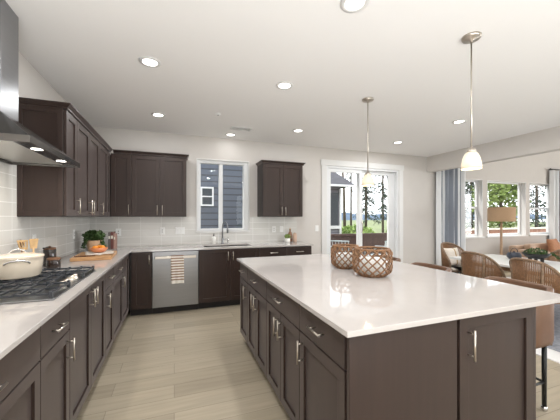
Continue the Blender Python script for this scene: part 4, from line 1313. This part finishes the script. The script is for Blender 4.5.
# through the patio door: bare-legged conifers on the slope
conifer('tall thin conifer left of the patio door stile', 14.73, 22.0, 15, 4.0, 0.6, 70)
conifer('tall conifer in the middle of the patio door view', 12.6, 17.0, 13, 1.6, 0.9, 260)
conifer('tall conifer right of the second pendant shade', 15.7, 19.0, 14, 1.4, 1.0, 280)
t = thing('bare_trunk', 'slim bare trunk beside the neighbouring house', 'tree', (12.82, 20.0, -0.4))
MB().tube([(0, 0, 0), (-0.1, 0, 4), (-0.5, 0, 9)], [0.13, 0.10, 0.05], 10).build('trunk', M['bark'], t)
MB().tube([(-0.1, 0, 4.2), (0.5, 0.1, 6)], [0.05, 0.02], 8).build('branch', M['bark'], t)
for k, (x, y, s, lab) in enumerate(((9.0, 14.5, 0.8, 'pale green bush beside the neighbouring house'), (11.0, 16.0, 1.0, 'green bush behind the deck railing at the door stile'), (13.4, 14.3, 0.9, 'bright green bush at the right of the patio door view'))):
    t = thing('garden_bush', lab, 'bush', (x, y, -0.4))
    MB().tube([(0, 0, 0), (0, 0, s)], 0.05).build('stem', M['bark'], t)
    mb = MB()
    foliage(mb, (0, 0, s * 0.62), s * 1.4, s * 1.2, s * 0.62, 1500, 0.20, 0.6)
    mb.build('foliage', M['leaf_l'], t, recalc=False)
# outside the dining windows
tree('leafy_tree', 'bright leafy tree filling the middle dining window', 19.3, 12.4, 5.6, [((0, 0, 2.6), (2.0, 1.2, 1.9), 0.6), ((0.9, 0.2, 3.9), (1.3, 1.1, 1.0), 0.25), ((-0.8, 0, 3.5), (1.2, 1, 1.0), 0.15)], 2600, 0.26, M['leaf_tree'])
tree('leafy_tree', 'dark leafy tree outside the window by the left curtain', 20.2, 15.0, 6.0, [((0, 0, 2.2), (1.0, 0.9, 2.0), 0.6), ((0.2, 0, 4.6), (0.8, 0.8, 1.4), 0.4)], 1500, 0.22, M['leaf_con'])
tree('leafy_tree', 'grey-green tree outside the window by the right curtain', 23.6, 12.8, 6.0, [((0, 0, 2.0), (1.4, 1, 1.6), 0.5), ((0.2, 0, 4.3), (1.3, 1.0, 1.2), 0.3)], 1500, 0.18, M['leaf_con'])
# distant hills
for nm, yy, hh, sd, lab in (('hill_near', 150, 4.0, 1, 'low blue wooded ridge beyond the meadow'), ('hill_far', 220, 7.5, 2, 'paler distant blue hills on the horizon')):
    random.seed(sd)
    ph = [random.uniform(0, 6) for _ in range(5)]
    mb = MB()
    N = 60
    front, top, back = [], [], []
    for i in range(N + 1):
        x = -60 + 360 * i / N
        z = hh * (0.75 + 0.25 * math.sin(x * 0.03 + ph[0]) + 0.1 * math.sin(x * 0.11 + ph[1]) + 0.05 * math.sin(x * 0.4 + ph[2]))
        front.append(mb._v((x, yy - 25, -0.5))); top.append(mb._v((x, yy, z))); back.append(mb._v((x, yy + 25, -0.5)))
    for i in range(N):
        mb._f([front[i], front[i + 1], top[i + 1], top[i]], True)
        mb._f([top[i], top[i + 1], back[i + 1], back[i]], True)
    o = struct(nm, mb, M['hill'], label=lab, cat='hill')

# light portals over the glazed openings (they only guide sky sampling)
def portal(name, x0, x1, z0, z1, y, rx):
    l = bpy.data.lights.new(name, 'AREA'); l.shape = 'RECTANGLE'; l.size = x1 - x0; l.size_y = z1 - z0
    l.cycles.is_portal = True
    o = bpy.data.objects.new(name, l); scn.collection.objects.link(o)
    o.location = ((x0 + x1) / 2, y, (z0 + z1) / 2)
    o.rotation_euler = (rx, 0, 0)
